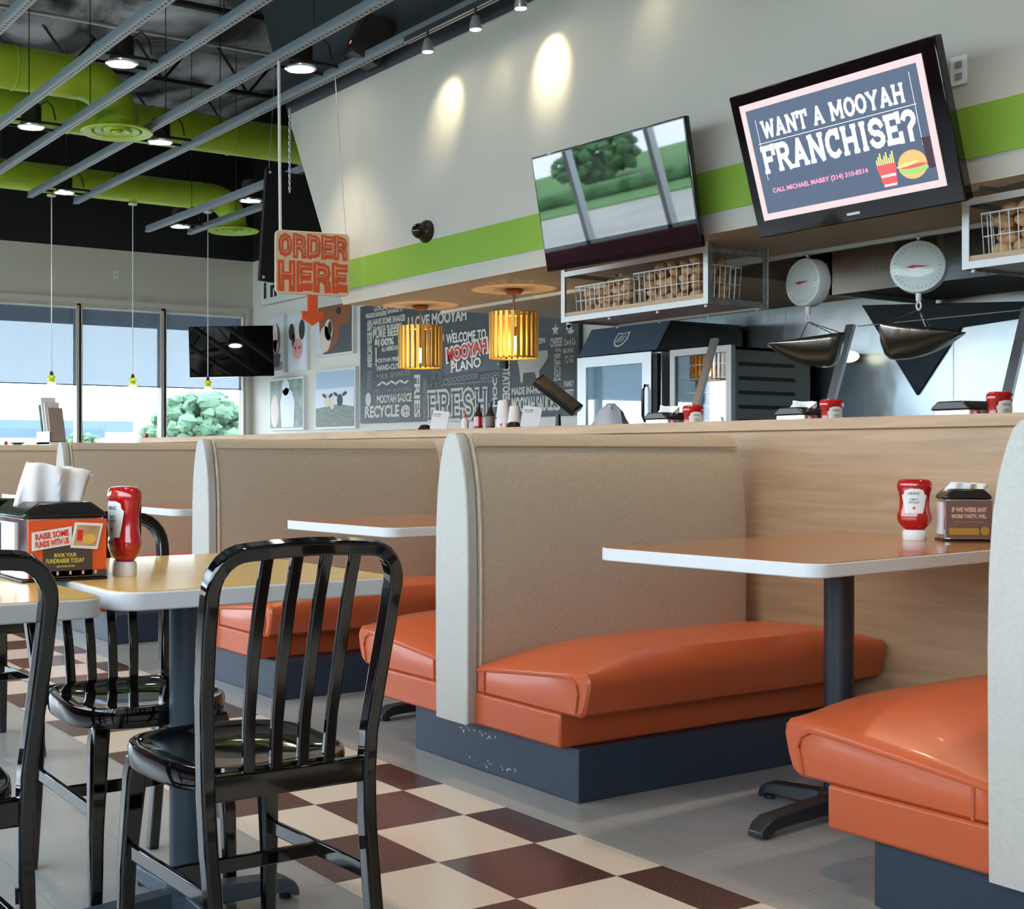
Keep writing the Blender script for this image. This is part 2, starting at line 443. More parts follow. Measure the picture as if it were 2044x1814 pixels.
# ---------------------------------------------------------------- lettering
def font_geo(body, bold=0.02):
    cu = bpy.data.curves.new('t', 'FONT'); cu.body = body; cu.size = 1.0; cu.offset = bold; cu.resolution_u = 3
    o = bpy.data.objects.new('t', cu); COL.objects.link(o)
    dg = bpy.context.evaluated_depsgraph_get(); ev = o.evaluated_get(dg); me = ev.to_mesh()
    vs = [(v.co.x, v.co.y) for v in me.vertices]; fs = [tuple(p.vertices) for p in me.polygons]
    ev.to_mesh_clear(); bpy.data.objects.remove(o); bpy.data.curves.remove(cu)
    return vs, fs
t_ = 0.17
def _ring(cx, cy, rx, ry, a0=0, a1=360, n=12):
    return [(cx + rx * math.cos(R(a0 + (a1 - a0) * i / n)), cy + ry * math.sin(R(a0 + (a1 - a0) * i / n))) for i in range(n + 1)]
BLOCK = {
 'H': (.84, [[(.17, .04), (.17, .96)], [(.67, .04), (.67, .96)], [(.17, .5), (.67, .5)]], []),
 'E': (.76, [[(.17, .04), (.17, .96)], [(.17, .86), (.66, .86)], [(.17, .5), (.60, .5)], [(.17, .14), (.66, .14)]], []),
 'R': (.84, [[(.17, .04), (.17, .96)], [(.17, .86), (.48, .86), (.62, .80), (.66, .67), (.62, .53), (.48, .46), (.17, .46)], [(.48, .44), (.66, .28), (.68, .04)]], []),
 'D': (.84, [[(.17, .04), (.17, .96)], [(.17, .86), (.48, .86), (.62, .80), (.67, .66), (.67, .34), (.62, .20), (.48, .14), (.17, .14)]], []),
 'O': (.84, [[(.17, .34), (.17, .66), (.24, .80), (.42, .87), (.60, .80), (.67, .66), (.67, .34), (.60, .20), (.42, .13), (.24, .20), (.17, .34)]], [])}
SLAB = {  # width, strokes, serifs (x, y)
 'A': (.9, [[(.16, .07), (.45, .93), (.74, .07)], [(.28, .33), (.62, .33)]], [(.16, 0), (.74, 0)]),
 'W': (1.12, [[(.14, .93), (.34, .07), (.56, .8), (.78, .07), (.98, .93)]], [(.14, 1), (.98, 1)]),
 'N': (.95, [[(.2, .05), (.2, .93)], [(.2, .93), (.75, .07)], [(.75, .07), (.75, .95)]], [(.2, 0), (.2, 1), (.75, 1)]),
 'T': (.85, [[(.08, .92), (.77, .92)], [(.42, .05), (.42, .9)], [(.08, .98), (.08, .7)], [(.77, .98), (.77, .7)]], [(.42, 0)]),
 'M': (1.12, [[(.2, .05), (.2, .93)], [(.2, .93), (.56, .3), (.92, .93)], [(.92, .93), (.92, .05)]], [(.2, 0), (.92, 0), (.2, 1), (.92, 1)]),
 'O': (.85, [_ring(.43, .5, .31, .42)], []),
 'Y': (.9, [[(.16, .93), (.45, .48), (.74, .93)], [(.45, .5), (.45, .05)]], [(.16, 1), (.74, 1), (.45, 0)]),
 'H': (.92, [[(.2, .05), (.2, .95)], [(.72, .05), (.72, .95)], [(.2, .5), (.72, .5)]], [(.2, 0), (.2, 1), (.72, 0), (.72, 1)]),
 'F': (.82, [[(.2, .05), (.2, .95)], [(.1, .92), (.72, .92)], [(.2, .5), (.56, .5)], [(.72, .98), (.72, .68)]], [(.2, 0)]),
 'E': (.84, [[(.2, .05), (.2, .95)], [(.1, .92), (.72, .92)], [(.2, .5), (.56, .5)], [(.1, .08), (.74, .08)], [(.72, .98), (.72, .7)], [(.74, .02), (.74, .3)]], []),
 'R': (.92, [[(.2, .05), (.2, .95)], [(.1, .92), (.5, .92)] + _ring(.5, .71, .2, .21, 90, -90, 6) + [(.2, .5)], [(.45, .5), (.76, .05)]], [(.2, 0), (.78, 0)]),
 'D': (.9, [[(.2, .05), (.2, .95)], [(.1, .92), (.42, .92)] + _ring(.42, .5, .33, .42, 90, -90, 8) + [(.1, .08)]], []),
 'C': (.85, [_ring(.46, .5, .33, .42, 48, 312, 10), [(.7, .95), (.7, .68)]], []),
 'I': (.5, [[(.25, .05), (.25, .95)]], [(.25, 0), (.25, 1)]),
 'S': (.8, [[(.68, .72)] + _ring(.4, .71, .26, .21, 30, 250, 7) + _ring(.4, .29, .27, .21, 70, -150, 7) + [(.12, .26)]], []),
 '?': (.72, [_ring(.36, .71, .24, .21, 165, -60, 8) + [(.36, .42), (.36, .3)], [(.36, .16), (.36, .02)]], []),
 ' ': (.4, [], [])}
def slab_geo(body, t=0.19, table=None):
    vs = []; fs = []; x = 0.0
    def quad(a, b, th):
        ax, ay = a; bx, by = b; dx, dy = bx - ax, by - ay; l = math.hypot(dx, dy) or 1
        ux, uy = dx / l, dy / l; e = th * 0.32
        ax -= ux * e; ay -= uy * e; bx += ux * e; by += uy * e
        nx, ny = -uy * th / 2, ux * th / 2; o = len(vs)
        vs.extend([(ax + nx, ay + ny), (ax - nx, ay - ny), (bx - nx, by - ny), (bx + nx, by + ny)]); fs.append((o, o + 1, o + 2, o + 3))
    for ch in body:
        w, st, se = (table or SLAB)[ch]
        for s in st:
            for jx, jy in s[1:-1]:
                o = len(vs); vs.extend([(x + jx + t / 2 * math.cos(q * math.pi / 5), jy + t / 2 * math.sin(q * math.pi / 5)) for q in range(10)]); fs.append(tuple(range(o, o + 10)))
            for i in range(len(s) - 1): quad((x + s[i][0], s[i][1]), (x + s[i + 1][0], s[i + 1][1]), t)
        for sx, sy in se: quad((x + sx - .1, .06 if sy < .5 else .94), (x + sx + .1, .06 if sy < .5 else .94), t * .68)
        x += w
    return vs, fs
def lettering(name, items, material, parent, y=-0.002, bold=0.02, plane='xz', fit=True):
    """items (text, cx, cz, width, height[, rot_deg[, 'slab']]) laid flat in the parent's local plane."""
    mb = MB()
    for it in items:
        body, cx, cz, w, h = it[:5]; rot = it[5] if len(it) > 5 else 0; style = it[6] if len(it) > 6 else ''
        if style.startswith('slab'):
            th = float(style[4:] or .25); vs, fs = slab_geo(body, th); bs_ = slab_geo(body, .19)[0]
        elif style.startswith('block'):
            vs, fs = slab_geo(body, float(style[5:]), BLOCK); bs_ = slab_geo(body, .26, BLOCK)[0]
        else: vs, fs = font_geo(body, bold); bs_ = vs
        if not vs: continue
        xs = [p[0] for p in bs_]; ys = [p[1] for p in bs_]
        x0, x1, y0, y1 = min(xs), max(xs), min(ys), max(ys)
        c, s = math.cos(R(rot)), math.sin(R(rot)); out = []
        for a, b in vs:
            a = ((a - x0) / (x1 - x0 or 1) - .5) * w; b = ((b - y0) / (y1 - y0 or 1) - .5) * h
            a, b = a * c - b * s, a * s + b * c
            out.append((cx + a, y, cz + b) if plane == 'xz' else ((cx + a, cz + b, y) if plane == 'xy' else (y, cx + a, cz + b)))
        if style:
            for n_, f in enumerate(fs):
                for q in f:
                    p = list(out[q]); k_ = 1 if plane == 'xz' else (2 if plane == 'xy' else 0); p[k_] -= 3e-5 * n_; out[q] = tuple(p)
        mb.add(out, fs)
    return mb.build(name, material, parent, fix=False)
def flat(mb, pts, y=-0.001, th=0.0):
    """flat patch in local xz."""
    mb.add([(a, y, b) for a, b in pts], [tuple(range(len(pts)))]); return mb
def ell(cx, cz, rx, rz, n=20, rot=0):
    c, s = math.cos(R(rot)), math.sin(R(rot))
    return [(cx + rx * math.cos(2 * math.pi * i / n) * c - rz * math.sin(2 * math.pi * i / n) * s, cz + rx * math.cos(2 * math.pi * i / n) * s + rz * math.sin(2 * math.pi * i / n) * c) for i in range(n)]

# ================================================================ the setting
XW, YB, YF, XR, ZC = -14.6, 7.5, -2.35, 3.6, 5.2
S(MB().box(XW - .2, YF - .1, -.06, XR + .1, YB + .1, 0).build('floor', 'floor_tiles'))
# window wall (left): sill wall, header, black band above
mb = MB().box(XW - .16, YF, 0, XW, YB, .55).box(XW - .16, YF, 2.84, XW, YB, 3.455).box(XW - .16, 7.40, .55, XW, YB, 2.84)
S(mb.build('wall_left', 'cream_wall'))
S(MB().box(XW - .16, YF, 3.455, XW, YB, ZC).build('trim_1', 'black_paint'))
S(MB().box(XW, YF, 2.785, XW + .05, 7.43, 2.85).box(XW, 7.39, .55, XW + .03, 7.43, 2.785).build('trim_2', 'cream_wall'))
# windows 1..9 with mullions
for k in range(9):
    y1 = 7.36 - 1.08 * k; y0 = y1 - 1.04
    if k == 0: y0 = 6.311
    w = T('window_%d' % (k + 1), 'storefront window pane in the far wall', 'window'); del w['category']; w['kind'] = 'structure'
    MB().box(XW - .12, y0 - .07, .55, XW + .01, y0, 2.80).box(XW - .12, y1, .55, XW + .01, y1 + .02, 2.80).box(XW - .12, y0, 2.76, XW + .01, y1, 2.84).box(XW - .12, y0, .55, XW + .01, y1, .62).build('frame', 'mullion_tan', w)
    MB().box(XW - .085, y0, .62, XW - .08, y1, 2.76).build('pane', 'window_glass', w)
# back wall
S(MB().box(XW - .16, YB, 0, XR + .1, YB + .12, 3.455).build('wall_back', 'back_wall_paint'))
S(MB().box(XW - .16, YB, 3.455, XR + .1, YB + .12, ZC).build('trim_3', 'black_paint'))
S(MB().box(-7.95, YB - .012, .9, XR, YB, 3.45).build('wall_back_stainless', 'stainless'))
mb = MB()
for x in (-7.3, -6.25, -4.95, -3.7, -2.4, -1.1): mb.box(x, YB - .015, .9, x + .008, YB - .011, 3.4)
S(mb.build('trim_4', 'alu'))
# fascia over the counter with its slanted left end
def slx(z): return -7.68 - (z - 2.055) * 0.533
S(MB().prism([(slx(2.055), 2.055), (XR, 2.055), (XR, 3.55), (slx(3.55), 3.55)], 4.65, 4.78, 'y').build('wall_fascia', 'fascia_paint'))
S(MB().prism([(slx(3.55), 3.55), (XR, 3.55), (XR, ZC), (slx(3.55) - (ZC - 3.55) * .46, ZC)], 4.65, 4.78, 'y').build('wall_fascia_upper', 'slate_paint'))
S(MB().prism([(slx(2.148), 2.148), (XR, 2.148), (XR, 2.35), (slx(2.35), 2.35)], 4.644, 4.65, 'y').build('trim_5', 'stripe_green'))
S(MB().box(-7.68, 4.78, 2.055, XR, 5.5, 2.2).build('ceiling_soffit', 'soffit_tan'))
S(MB().box(-7.68, 4.65, 2.05, XR, 4.78, 2.055).build('trim_8', 'soffit_tan'))
S(MB().box(-7.68, 5.5, 2.06, -5.3, YB, 2.2).build('ceiling_kitchen', 'cream_wall'))
S(MB().box(-7.68, 5.485, 2.035, XR, 5.51, 2.06).build('trim_6', 'frame_white'))
S(MB().box(-5.3, 5.5, 3.3, XR, YB, 3.4).build('ceiling_kitchen_high', 'cream_wall'))
S(MB().box(-5.38, 5.5, 2.2, -5.3, YB, 3.3).build('wall_kitchen_left', 'stainless_dark'))
# roof deck, foil insulation
S(MB().box(XW - .2, YF - .1, ZC, XR + .1, YB + .1, ZC + .1).build('ceiling', 'black_paint'))
def foil():
    mb = MB(); nx, ny = 110, 66; rnd = random.Random(3)
    ph = [(rnd.uniform(.6, 3.2), rnd.uniform(.6, 3.2), rnd.uniform(0, 6.3), rnd.uniform(.02, .06)) for _ in range(12)]
    vs = []
    for j in range(ny + 1):
        for i in range(nx + 1):
            x = XW + (XR - XW) * i / nx; y = YF + (YB - YF) * j / ny
            z = 4.98 + sum(a * math.sin(p * x + q * y * (1 if k % 2 else -1) + s) for k, (p, q, s, a) in enumerate(ph))
            z = min(z + rnd.uniform(-.012, .012), 5.17)
            vs.append((x, y, z))
    fs = [(j * (nx + 1) + i, j * (nx + 1) + i + 1, (j + 1) * (nx + 1) + i + 1, (j + 1) * (nx + 1) + i) for j in range(ny) for i in range(nx)]
    return mb.add(vs, fs)
S(foil().build('ceiling_insulation', 'foil_insulation', smooth=True))
# right wall, street-side storefront behind the camera
S(MB().box(XR, YF, 0, XR + .1, YB, ZC).build('wall_right', 'cream_wall'))
S(MB().box(XW - .1, YF - .12, 0, XR, YF, 1.02).build('wall_front', 'maroon'))
S(MB().box(XW - .1, YF - .12, 3.3, XR, YF, ZC).build('trim_7', 'slate_paint'))
for k in range(15):
    x0 = XW + .05 + 1.21 * k
    w = T('window_%d' % (k + 10), 'tall street-side storefront window', 'window'); del w['category']; w['kind'] = 'structure'
    MB().box(x0 - .04, YF - .1, 1.02, x0 + .02, YF + .01, 3.3).box(x0, YF - .1, 3.24, x0 + 1.21, YF + .01, 3.3).box(x0, YF - .1, 1.02, x0 + 1.21, YF + .01, 1.07).build('frame', 'alu', w)
    MB().box(x0 + .02, YF - .06, 1.07, x0 + 1.17, YF - .055, 3.24).build('pane', 'window_glass', w)
# knee wall with wood cap
S(MB().box(-9.18, 3.78, 0, XR, 3.92, 1.093).build('partition', 'laminate_wood'))
S(MB().box(-9.20, 3.755, 1.093, XR, 3.95, 1.133).build('partition_cap', 'cap_wood', bevel=.003))
# exterior
S(MB().box(-70, -27, -.2, 40, 60, -.07).build('ground', 'concrete'))
S(MB().box(-70, -27, -.07, 30, -14.5, -.03).build('lawn_ground', 'lawn'))

# ---------------------------------------------------------------- outside, seen through the glass
def foliage(name, lab, cat, c, rx, rz, n, seed, material, trunk=True, group=None):
    t = T(name, lab, cat, c, group=group); rnd = random.Random(seed); mb = MB()
    for _ in range(n * 5):
        a = rnd.uniform(0, 6.28); b = rnd.uniform(-.75, 1); q = rnd.uniform(.45, 1.0) * math.sqrt(1 - b * b * .9)
        p = (q * rx * math.cos(a), q * rx * math.sin(a) * .8, rz * 1.15 + b * rz)
        mb.sphere(p, rnd.uniform(.055, .15) * rx, 6, 5, (1, 1, rnd.uniform(.6, .9)))
    rn = random.Random(seed + 1)
    for v in mb.v: v += Vector((rn.uniform(-.03, .03), rn.uniform(-.03, .03), rn.uniform(-.03, .03))) * rx
    mb.build('crown', material, t, smooth=True)
    if trunk: MB().tube([(0, 0, 0), (.05, 0, rz * .6), (0, .05, rz * 1.2)], [.16, .12, .07], 8).build('trunk', 'bark', t)
    return t
foliage('tree', 'big leafy green tree outside the last window beside the picture wall', 'tree', (-26.4, 12.3, -.07), 1.55, 1.1, 90, 5, 'leaf_green')
foliage('tree', 'small rounded tree low outside the middle window, left of the big tree', 'tree', (-29.5, 10.6, -.07), .75, .72, 50, 9, 'leaf_green')
foliage('tree', 'narrow tree top beside the mullion between the second and last window', 'tree', (-23.6, 10.0, -.07), .45, .72, 40, 19, 'leaf_green')
b = T('drive_through_canopy', 'flat blue-grey canopy roof on posts outside the middle windows', 'canopy', (-32, 8.6, -.07))
MB().box(-.8, -6.0, 1.50, .8, 3.2, 1.72).build('roof', 'roof_blue', b)
for y in (-5.5, -2.2, 2.9): MB().box(-.1, y, 0, .1, y + .12, 1.5).build('post', 'building_pale', b)
b = T('commercial_building', 'long pale building with blue-grey roof edge far outside the left window', 'building', (-60, 12, -.07))
MB().box(-4, -14, 0, 4, 10, 2.1).build('wall', 'building_pale', b); MB().box(-4.4, -14.4, 2.1, 4.4, 10.4, 2.6).build('roof', 'roof_blue', b)
aw = T('awning', 'dark navy awning outside above the row of windows', 'awning', (XW - .2, 2.5, 0))
MB().prism([(-.0, 3.05), (-1.35, 2.86), (-1.35, 2.70), (-1.32, 2.70), (-1.32, 2.83), (-.0, 3.02)], -5.6, 5.6, 'y').build('fabric', 'awning_navy', aw)
for i in range(6):
    MB().bar((-.02, 3.75 - 1.08 * i, 2.72), (-1.28, 4.1 - 1.08 * i, 2.80), .035).build('strut', 'awning_navy', aw)
for i, (x, y, r, h) in enumerate(((-30.6, -20, 1.3, .62), (-21.5, -21.5, 1.4, .9), (-25.2, -20, 1.5, .60), (-36, -19.5, 1.9, .9))):
    foliage('tree', ['wide green tree across the street side lawn, mirrored in the dark screen', 'short green tree beside the mirrored wide tree', 'round tree at the end of the lawn, mirrored', 'tall green tree mirrored at the edge of the dark screen'][i], 'tree', (x, y, -.05), r, h, 40, 30 + i, 'hedge_green')
tag(MB().box(-44, -17.0, -.03, -8, -16.2, .30).build('hedge', 'hedge_green', bevel=.12), 'long clipped green hedge beyond the street-side windows', 'hedge')

# ================================================================ booths
def back_profile(k=1.0, dz=0.0):
    h = [(.088, .16), (.090, .40), (.091, .62), (.088, .78), (.080, .89), (.066, .97), (.050, 1.025), (.036, 1.058), (.018, 1.075)]
    right = [(x * k, z + dz) for x, z in h]
    return right + [(-x * k, z + dz) for x, z in reversed(h)]
def loft(rings):
    mb = MB(); n = len(rings[0]); vs = [p for r in rings for p in r]
    fs = [tuple(reversed(range(n))), tuple((len(rings) - 1) * n + i for i in range(n))]
    for k in range(len(rings) - 1):
        for i in range(n):
            j = (i + 1) % n; fs.append((k * n + i, k * n + j, (k + 1) * n + j, (k + 1) * n + i))
    return mb.add(vs, fs)
Y0, Y1 = 2.455, 3.765
def cushion(sgn):
    ts = [0, .006, .02, .045, .08, .13, .2, .3, .42, .5, .58, .7, .8, .87, .92, .955, .98, .994, 1]
    rings = []
    for k, t in enumerate(ts):
        f = 1 - abs(2 * t - 1) ** 5; sh = .007 if k in (0, len(ts) - 1) else 0
        pts = [(.095 + sh, .259 + sh), (.35, .259 + sh), (.570 - sh, .259 + sh), (.590 - sh, .272 + sh), (.603 - sh, .31), (.612 - sh, .35), (.610 - sh, .372 - sh), (.596 - sh, .388 - sh + .008 * f)]
        for x in (.565, .52, .46, .40, .33, .26, .19, .13, .095 + sh):
            u = (x - .05) / .56
            ze = .338 + (x - .09) * .105
            pts.append((x, ze - sh + f * .082 * math.sin(math.pi * min(1, max(0, u * .82 + .08))) ** .9))
        rings.append([(sgn * a, (Y0 + (Y1 - Y0) * t) - 2.455, b) for a, b in pts])
    return loft(rings)
def make_booth(x, label, plx=(-.36, .53)):
    t = T('booth_bench', label, 'booth', (x, 2.455, 0), group='back-to-back booth benches along the knee wall')
    MB().box(plx[0], .045, 0, plx[1], Y1 - Y0, .157).build('plinth', 'plinth_navy', t, bevel=.003)
    MB().box(-.49, .0, .157, .49, Y1 - Y0, .258).build('seat_frame', 'orange_vinyl', t, bevel=.008)
    for s in (-1, 1):
        c = cushion(s).build('seat_cushion', 'orange_vinyl', t, smooth=True)
        path = [(s * .10, -.002, .330), (s * .30, -.002, .350), (s * .48, -.002, .366), (s * .535, -.002, .368), (s * .562, -.002, .352), (s * .568, -.002, .325), (s * .556, -.002, .268)]
        MB().tube(path, .0045, 6).tube([(s * .135, -.002, .262), (s * .135, -.002, .333)], .004, 6).build('piping', 'orange_vinyl', c, smooth=True)
    prof = back_profile()
    L = Y1 - Y0 - .075
    def ring(y, k, dz=0): return [(a * k, y, b + dz) for a, b in prof]
    loft([ring(.014, .90, -.006), ring(.022, .99), ring(.045, 1.02), ring(.3, 1.03), ring(L - .2, 1.03), ring(L - .03, 1.01), ring(L - .004, .95, -.005)]).build('backrest', 'tan_vinyl', t, smooth=True)
    loft([ring(-.030, .93, -.004), ring(-.026, .97), ring(.006, .97), ring(.010, .93, -.003)]).build('end_panel', 'tan_vinyl_lit', t, smooth=True)
    mb = MB()
    for s in (-1, 1):
        mb.tube([(s * a * 1.02, .020, b) for a, b in back_profile()[:8]], .005, 6)
        mb.tube([(s * .052, .03, 1.035), (s * .054, L - .02, 1.035)], .004, 6)
    mb.build('backrest_piping', 'tan_vinyl', t, smooth=True)
    return t
BX = [-3.338, -1.442, -5.234, -7.130, -9.03]
make_booth(BX[0], 'tan-backed orange booth bench with scuffed navy plinth in the middle of the picture', (-.31, .52))
make_booth(BX[1], 'nearest orange booth bench cut off by the edge behind the ketchup table', (-.40, .53))
make_booth(BX[2], 'tan-backed orange booth bench seen behind the slatted black chair', (-.36, .60))
make_booth(BX[3], 'tan-backed booth bench behind the ketchup bottle on the honey-coloured table', (-.36, .68))
make_booth(BX[4], 'farthest booth bench at the end of the row by the window wall')
# scuffs on the middle plinth
pl = [o for o in COL.objects if o.name == 'plinth'][0]
rnd = random.Random(11); mb = MB()
for _ in range(46):
    hi = rnd.random() < .62
    x = rnd.uniform(-.06, .14) if hi else rnd.uniform(-.02, .24); z = (.118 - (x + .06) * .01 if hi else .030) + rnd.gauss(0, .006)
    w = rnd.uniform(.001, .006); h = rnd.uniform(.001, .005)
    mb.add([(x - w, .0438, z), (x, .0438, z - h), (x + w, .0438, z + rnd.uniform(-.002, .002)), (x, .0438, z + h)], [(0, 1, 2, 3)])
mb.build('scuff_marks', 'plinth_scuff', pl)

# ================================================================ tables
def rrect(w, l, r, n=6):
    pts = []
    for cx, cy, a0 in ((w / 2 - r, l / 2 - r, 0), (-w / 2 + r, l / 2 - r, 90), (-w / 2 + r, -l / 2 + r, 180), (w / 2 - r, -l / 2 + r, 270)):
        for i in range(n + 1):
            a = R(a0 + 90 * i / n); pts.append((cx + r * math.cos(a), cy + r * math.sin(a)))
    return pts
def make_table(label, x, y, w, l, z, top, rz=0, pole='pole_black', px=0, py=0, group=None, arms=(.25, .38), pr=.040):
    t = T('dining_table', label, 'table', (x, y, 0), rz, group)
    th = .034
    MB().prism(rrect(w, l, .055), z - th, z).build('edge_band', 'edge_white', t, bevel=.003)
    MB().prism(rrect(w - .010, l - .010, .051), z - .004, z + .0015).build('tabletop', top, t)
    MB().lathe([(pr, .045), (pr, z - th - .012)], (px, py, 0), 28).build('pole', pole, t, smooth=True)
    MB().bar((px - .2, py, z - th - .008), (px + .2, py, z - th - .008), .05, .016).bar((px, py - .28, z - th - .008), (px, py + .28, z - th - .008), .05, .016).build('top_bracket', 'steel_black', t)
    bs = MB().lathe([(.058, .03), (.055, .062), (.042, .070)], (px, py, 0), 24).build('base_hub', pole, t, smooth=True)
    for dx, dy, L in ((1, 0, arms[0]), (-1, 0, arms[0]), (0, 1, arms[1]), (0, -1, arms[1])):
        m = MB(); n = Vector((-dy, dx, 0))
        st = [(0.02, .032, .022, .066), (L * .7, .030, .022, .056), (L * .86, .031, .020, .053), (L * .95, .030, .008, .040), (L, .024, .006, .022)]
        rg = []
        for q, hw, z0, z1 in st:
            c = Vector((px + dx * q, py + dy * q, 0))
            rg.append([c + n * hw + Vector((0, 0, z0)), c + n * hw * .8 + Vector((0, 0, z1)), c - n * hw * .8 + Vector((0, 0, z1)), c - n * hw + Vector((0, 0, z0))])
        o = loft(rg).build('base_foot', pole, t, bevel=.004)
        MB().lathe([(.014, 0), (.014, .012)], (px + dx * L * .9, py + dy * L * .9, 0), 12).build('leveller', 'steel_black', o)
    return t
make_table('brown wood booth table with white edge holding the ketchup and napkins', -2.40, 3.075, .70, 1.20, .748, 'table_brown', R(5), px=.045, py=-.04)
make_table('brown booth table with white edge behind the slatted black chair back', -4.155, 3.045, .70, 1.20, .748, 'table_brown', R(4), px=.04, py=-.04)
make_table('booth table with white edge behind the ketchup bottle', -5.97, 3.04, .70, 1.20, .748, 'table_brown', R(3))
make_table('farthest booth table by the window wall end of the row', -8.08, 3.06, .70, 1.20, .748, 'table_brown')
make_table('honey-coloured square table with ketchup on it beside the front black chair', -2.572, 1.160, .76, .615, .755, 'table_honey', 0, 'pole_blue', arms=(.27, .27), pr=.038, group='honey-topped tables pushed together')
make_table('honey-coloured table at the edge, half hidden by the leftmost chair back', -2.515, .515, .76, .60, .755, 'table_honey', 0, 'pole_blue', arms=(.27, .27), pr=.038, group='honey-topped tables pushed together')

# ================================================================ chairs
def seat_outline(k=1.0, n=40):
    pts = []
    for i in range(n):
        a = 2 * math.pi * i / n; c, s = math.cos(a), math.sin(a)
        e = 2 / 3.2
        x = .195 * k * (abs(c) ** e) * (1 if c > 0 else -1); hw = .185 + .012 * (x / .195)
        y = hw * k * (abs(s) ** e) * (1 if s > 0 else -1)
        if x > 0: x *= 1.0 - .10 * (abs(y) / .2) ** 2
        pts.append((x, y))
    return pts
def make_chair(label, x, y, rz, group='glossy black slat-back chairs'):
    t = T('dining_chair', label, 'chair', (x, y, 0), rz, group)
    rings = []
    for k, z in ((.955, .412), (.985, .414), (1.0, .420), (1.0, .450), (.988, .458), (.94, .4595), (.86, .452), (.6, .444), (.3, .442)):
        rings.append([(a, b, z) for a, b in seat_outline(k, 64)])
    loft(rings).build('seat', 'chair_black', t, smooth=True)
    # one bent tube: foot, rear leg, back post, top loop and down again
    P = [(-.270, .158, 0), (-.250, .158, .10), (-.228, .158, .22), (-.210, .160, .33), (-.203, .162, .42), (-.206, .165, .50), (-.222, .174, .60), (-.244, .180, .70), (-.262, .182, .775)]
    for i in range(1, 7):
        a = R(90 * i / 6); P.append((-.262 - .022 * i / 6, .182 - .062 * (1 - math.cos(a)), .775 + .068 * math.sin(a)))
    P.append((-.288, .06, .847))
    path = P + [(-.292, 0, .849)] + [(a, -b, c) for a, b, c in reversed(P)]
    MB().sweep(path, [(-.0135, -.0165), (.0135, -.0165), (.0135, .0165), (-.0135, .0165)], (1, 0, .25)).build('back_frame', 'chair_black', t, bevel=.006, seg=3)
    for s in (-1, 1):
        MB().sweep([(.178, s * .160, 0), (.170, s * .157, .2), (.156, s * .146, .38), (.150, s * .140, .420)], [(-.017, -.014), (.017, -.014), (.017, .014), (-.017, .014)], (1, 0, 0), scales=[.80, 1.0, 1.25, 1.25]).build('front_leg', 'chair_black', t, bevel=.007, seg=3)
        MB().bar((-.228, s * .158, .245), (.170, s * .156, .235), .012, .030).build('side_stretcher', 'chair_black', t, bevel=.003)
    MB().bar((-.03, -.156, .238), (-.03, .156, .238), .012, .028).build('cross_stretcher', 'chair_black', t, bevel=.003)
    MB().box(-.212, -.160, .408, -.190, .160, .454).build('rear_rail', 'chair_black', t, bevel=.005)
    for q in (-.087, -.029, .029, .087):
        MB().sweep([(-.202, q * .92, .445), (-.210, q * .96, .54), (-.230, q, .64), (-.258, q, .75), (-.288, q, .842)], [(-.0115, -.006), (.0115, -.006), (.0115, .006), (-.0115, .006)], (1, 0, .25)).build('back_slat', 'chair_black', t, bevel=.003)
    for s in (-1, 1):
        for xx in (.178, -.270): MB().lathe([(.013, 0), (.014, .006), (.013, .010)], (xx, s * .158, 0), 12).build('foot_glide', 'steel_black', t)
    return t
c0 = make_chair('black chair facing away in front of the honey table, its four slats in full view', -2.205, 1.10, R(180))
def chair(label, x, y, rz): return dup(c0, (x, y, 0), rz, label)
chair('black chair at the edge of the picture, only one bent back post in view', -2.245, .474, R(180))
chair('black chair tucked in from the far side of the ketchup table', -2.80, 1.13, 0)
chair('black chair alone behind the others, its legs seen under the edge table', -4.45, 1.20, R(180))

# ================================================================ overhead: struts, cans, ducts
def make_strut(label, y, x0, x1, z=3.60):
    t = T('ceiling_strut', label, 'strut', (x0, y, z), group='grey metal channels hung below the roof')
    L = x1 - x0
    MB().box(0, -.020, -.012, L, .020, .034).build('channel', 'strut_grey', t)
    MB().box(0, -.026, -.030, L, .026, -.012).build('perforated_lip', 'strut_perforated', t)
    k = 1.1
    while k < L:
        MB().tube([(k, 0, .034), (k, 0, ZC - z - .05)], .004, 6).build('hanger_rod', 'steel_black', t); k += 2.3
    return t
make_strut('grey ceiling channel cutting the top corner above the green duct elbow', 2.26, -12.7, 1.0)
make_strut('long grey channel crossing the wide green elbow duct, first of its pair', 2.93, -12.7, 1.0)
make_strut('long grey channel just behind the brightest can light', 3.40, -12.7, 1.0)
make_strut('grey channel that carries the tall cord of the ORDER HERE sign', 3.985, -12.63, 1.0)
make_strut('grey channel running along the track lights at the top of the fascia', 4.485, -12.70, 1.0)
make_strut('short grey channel end above the far round diffuser', 5.20, -12.52, -8.7, 3.35)
make_strut('shortest grey channel, nearest the far round diffuser', 5.64, -12.44, -8.9, 3.35)
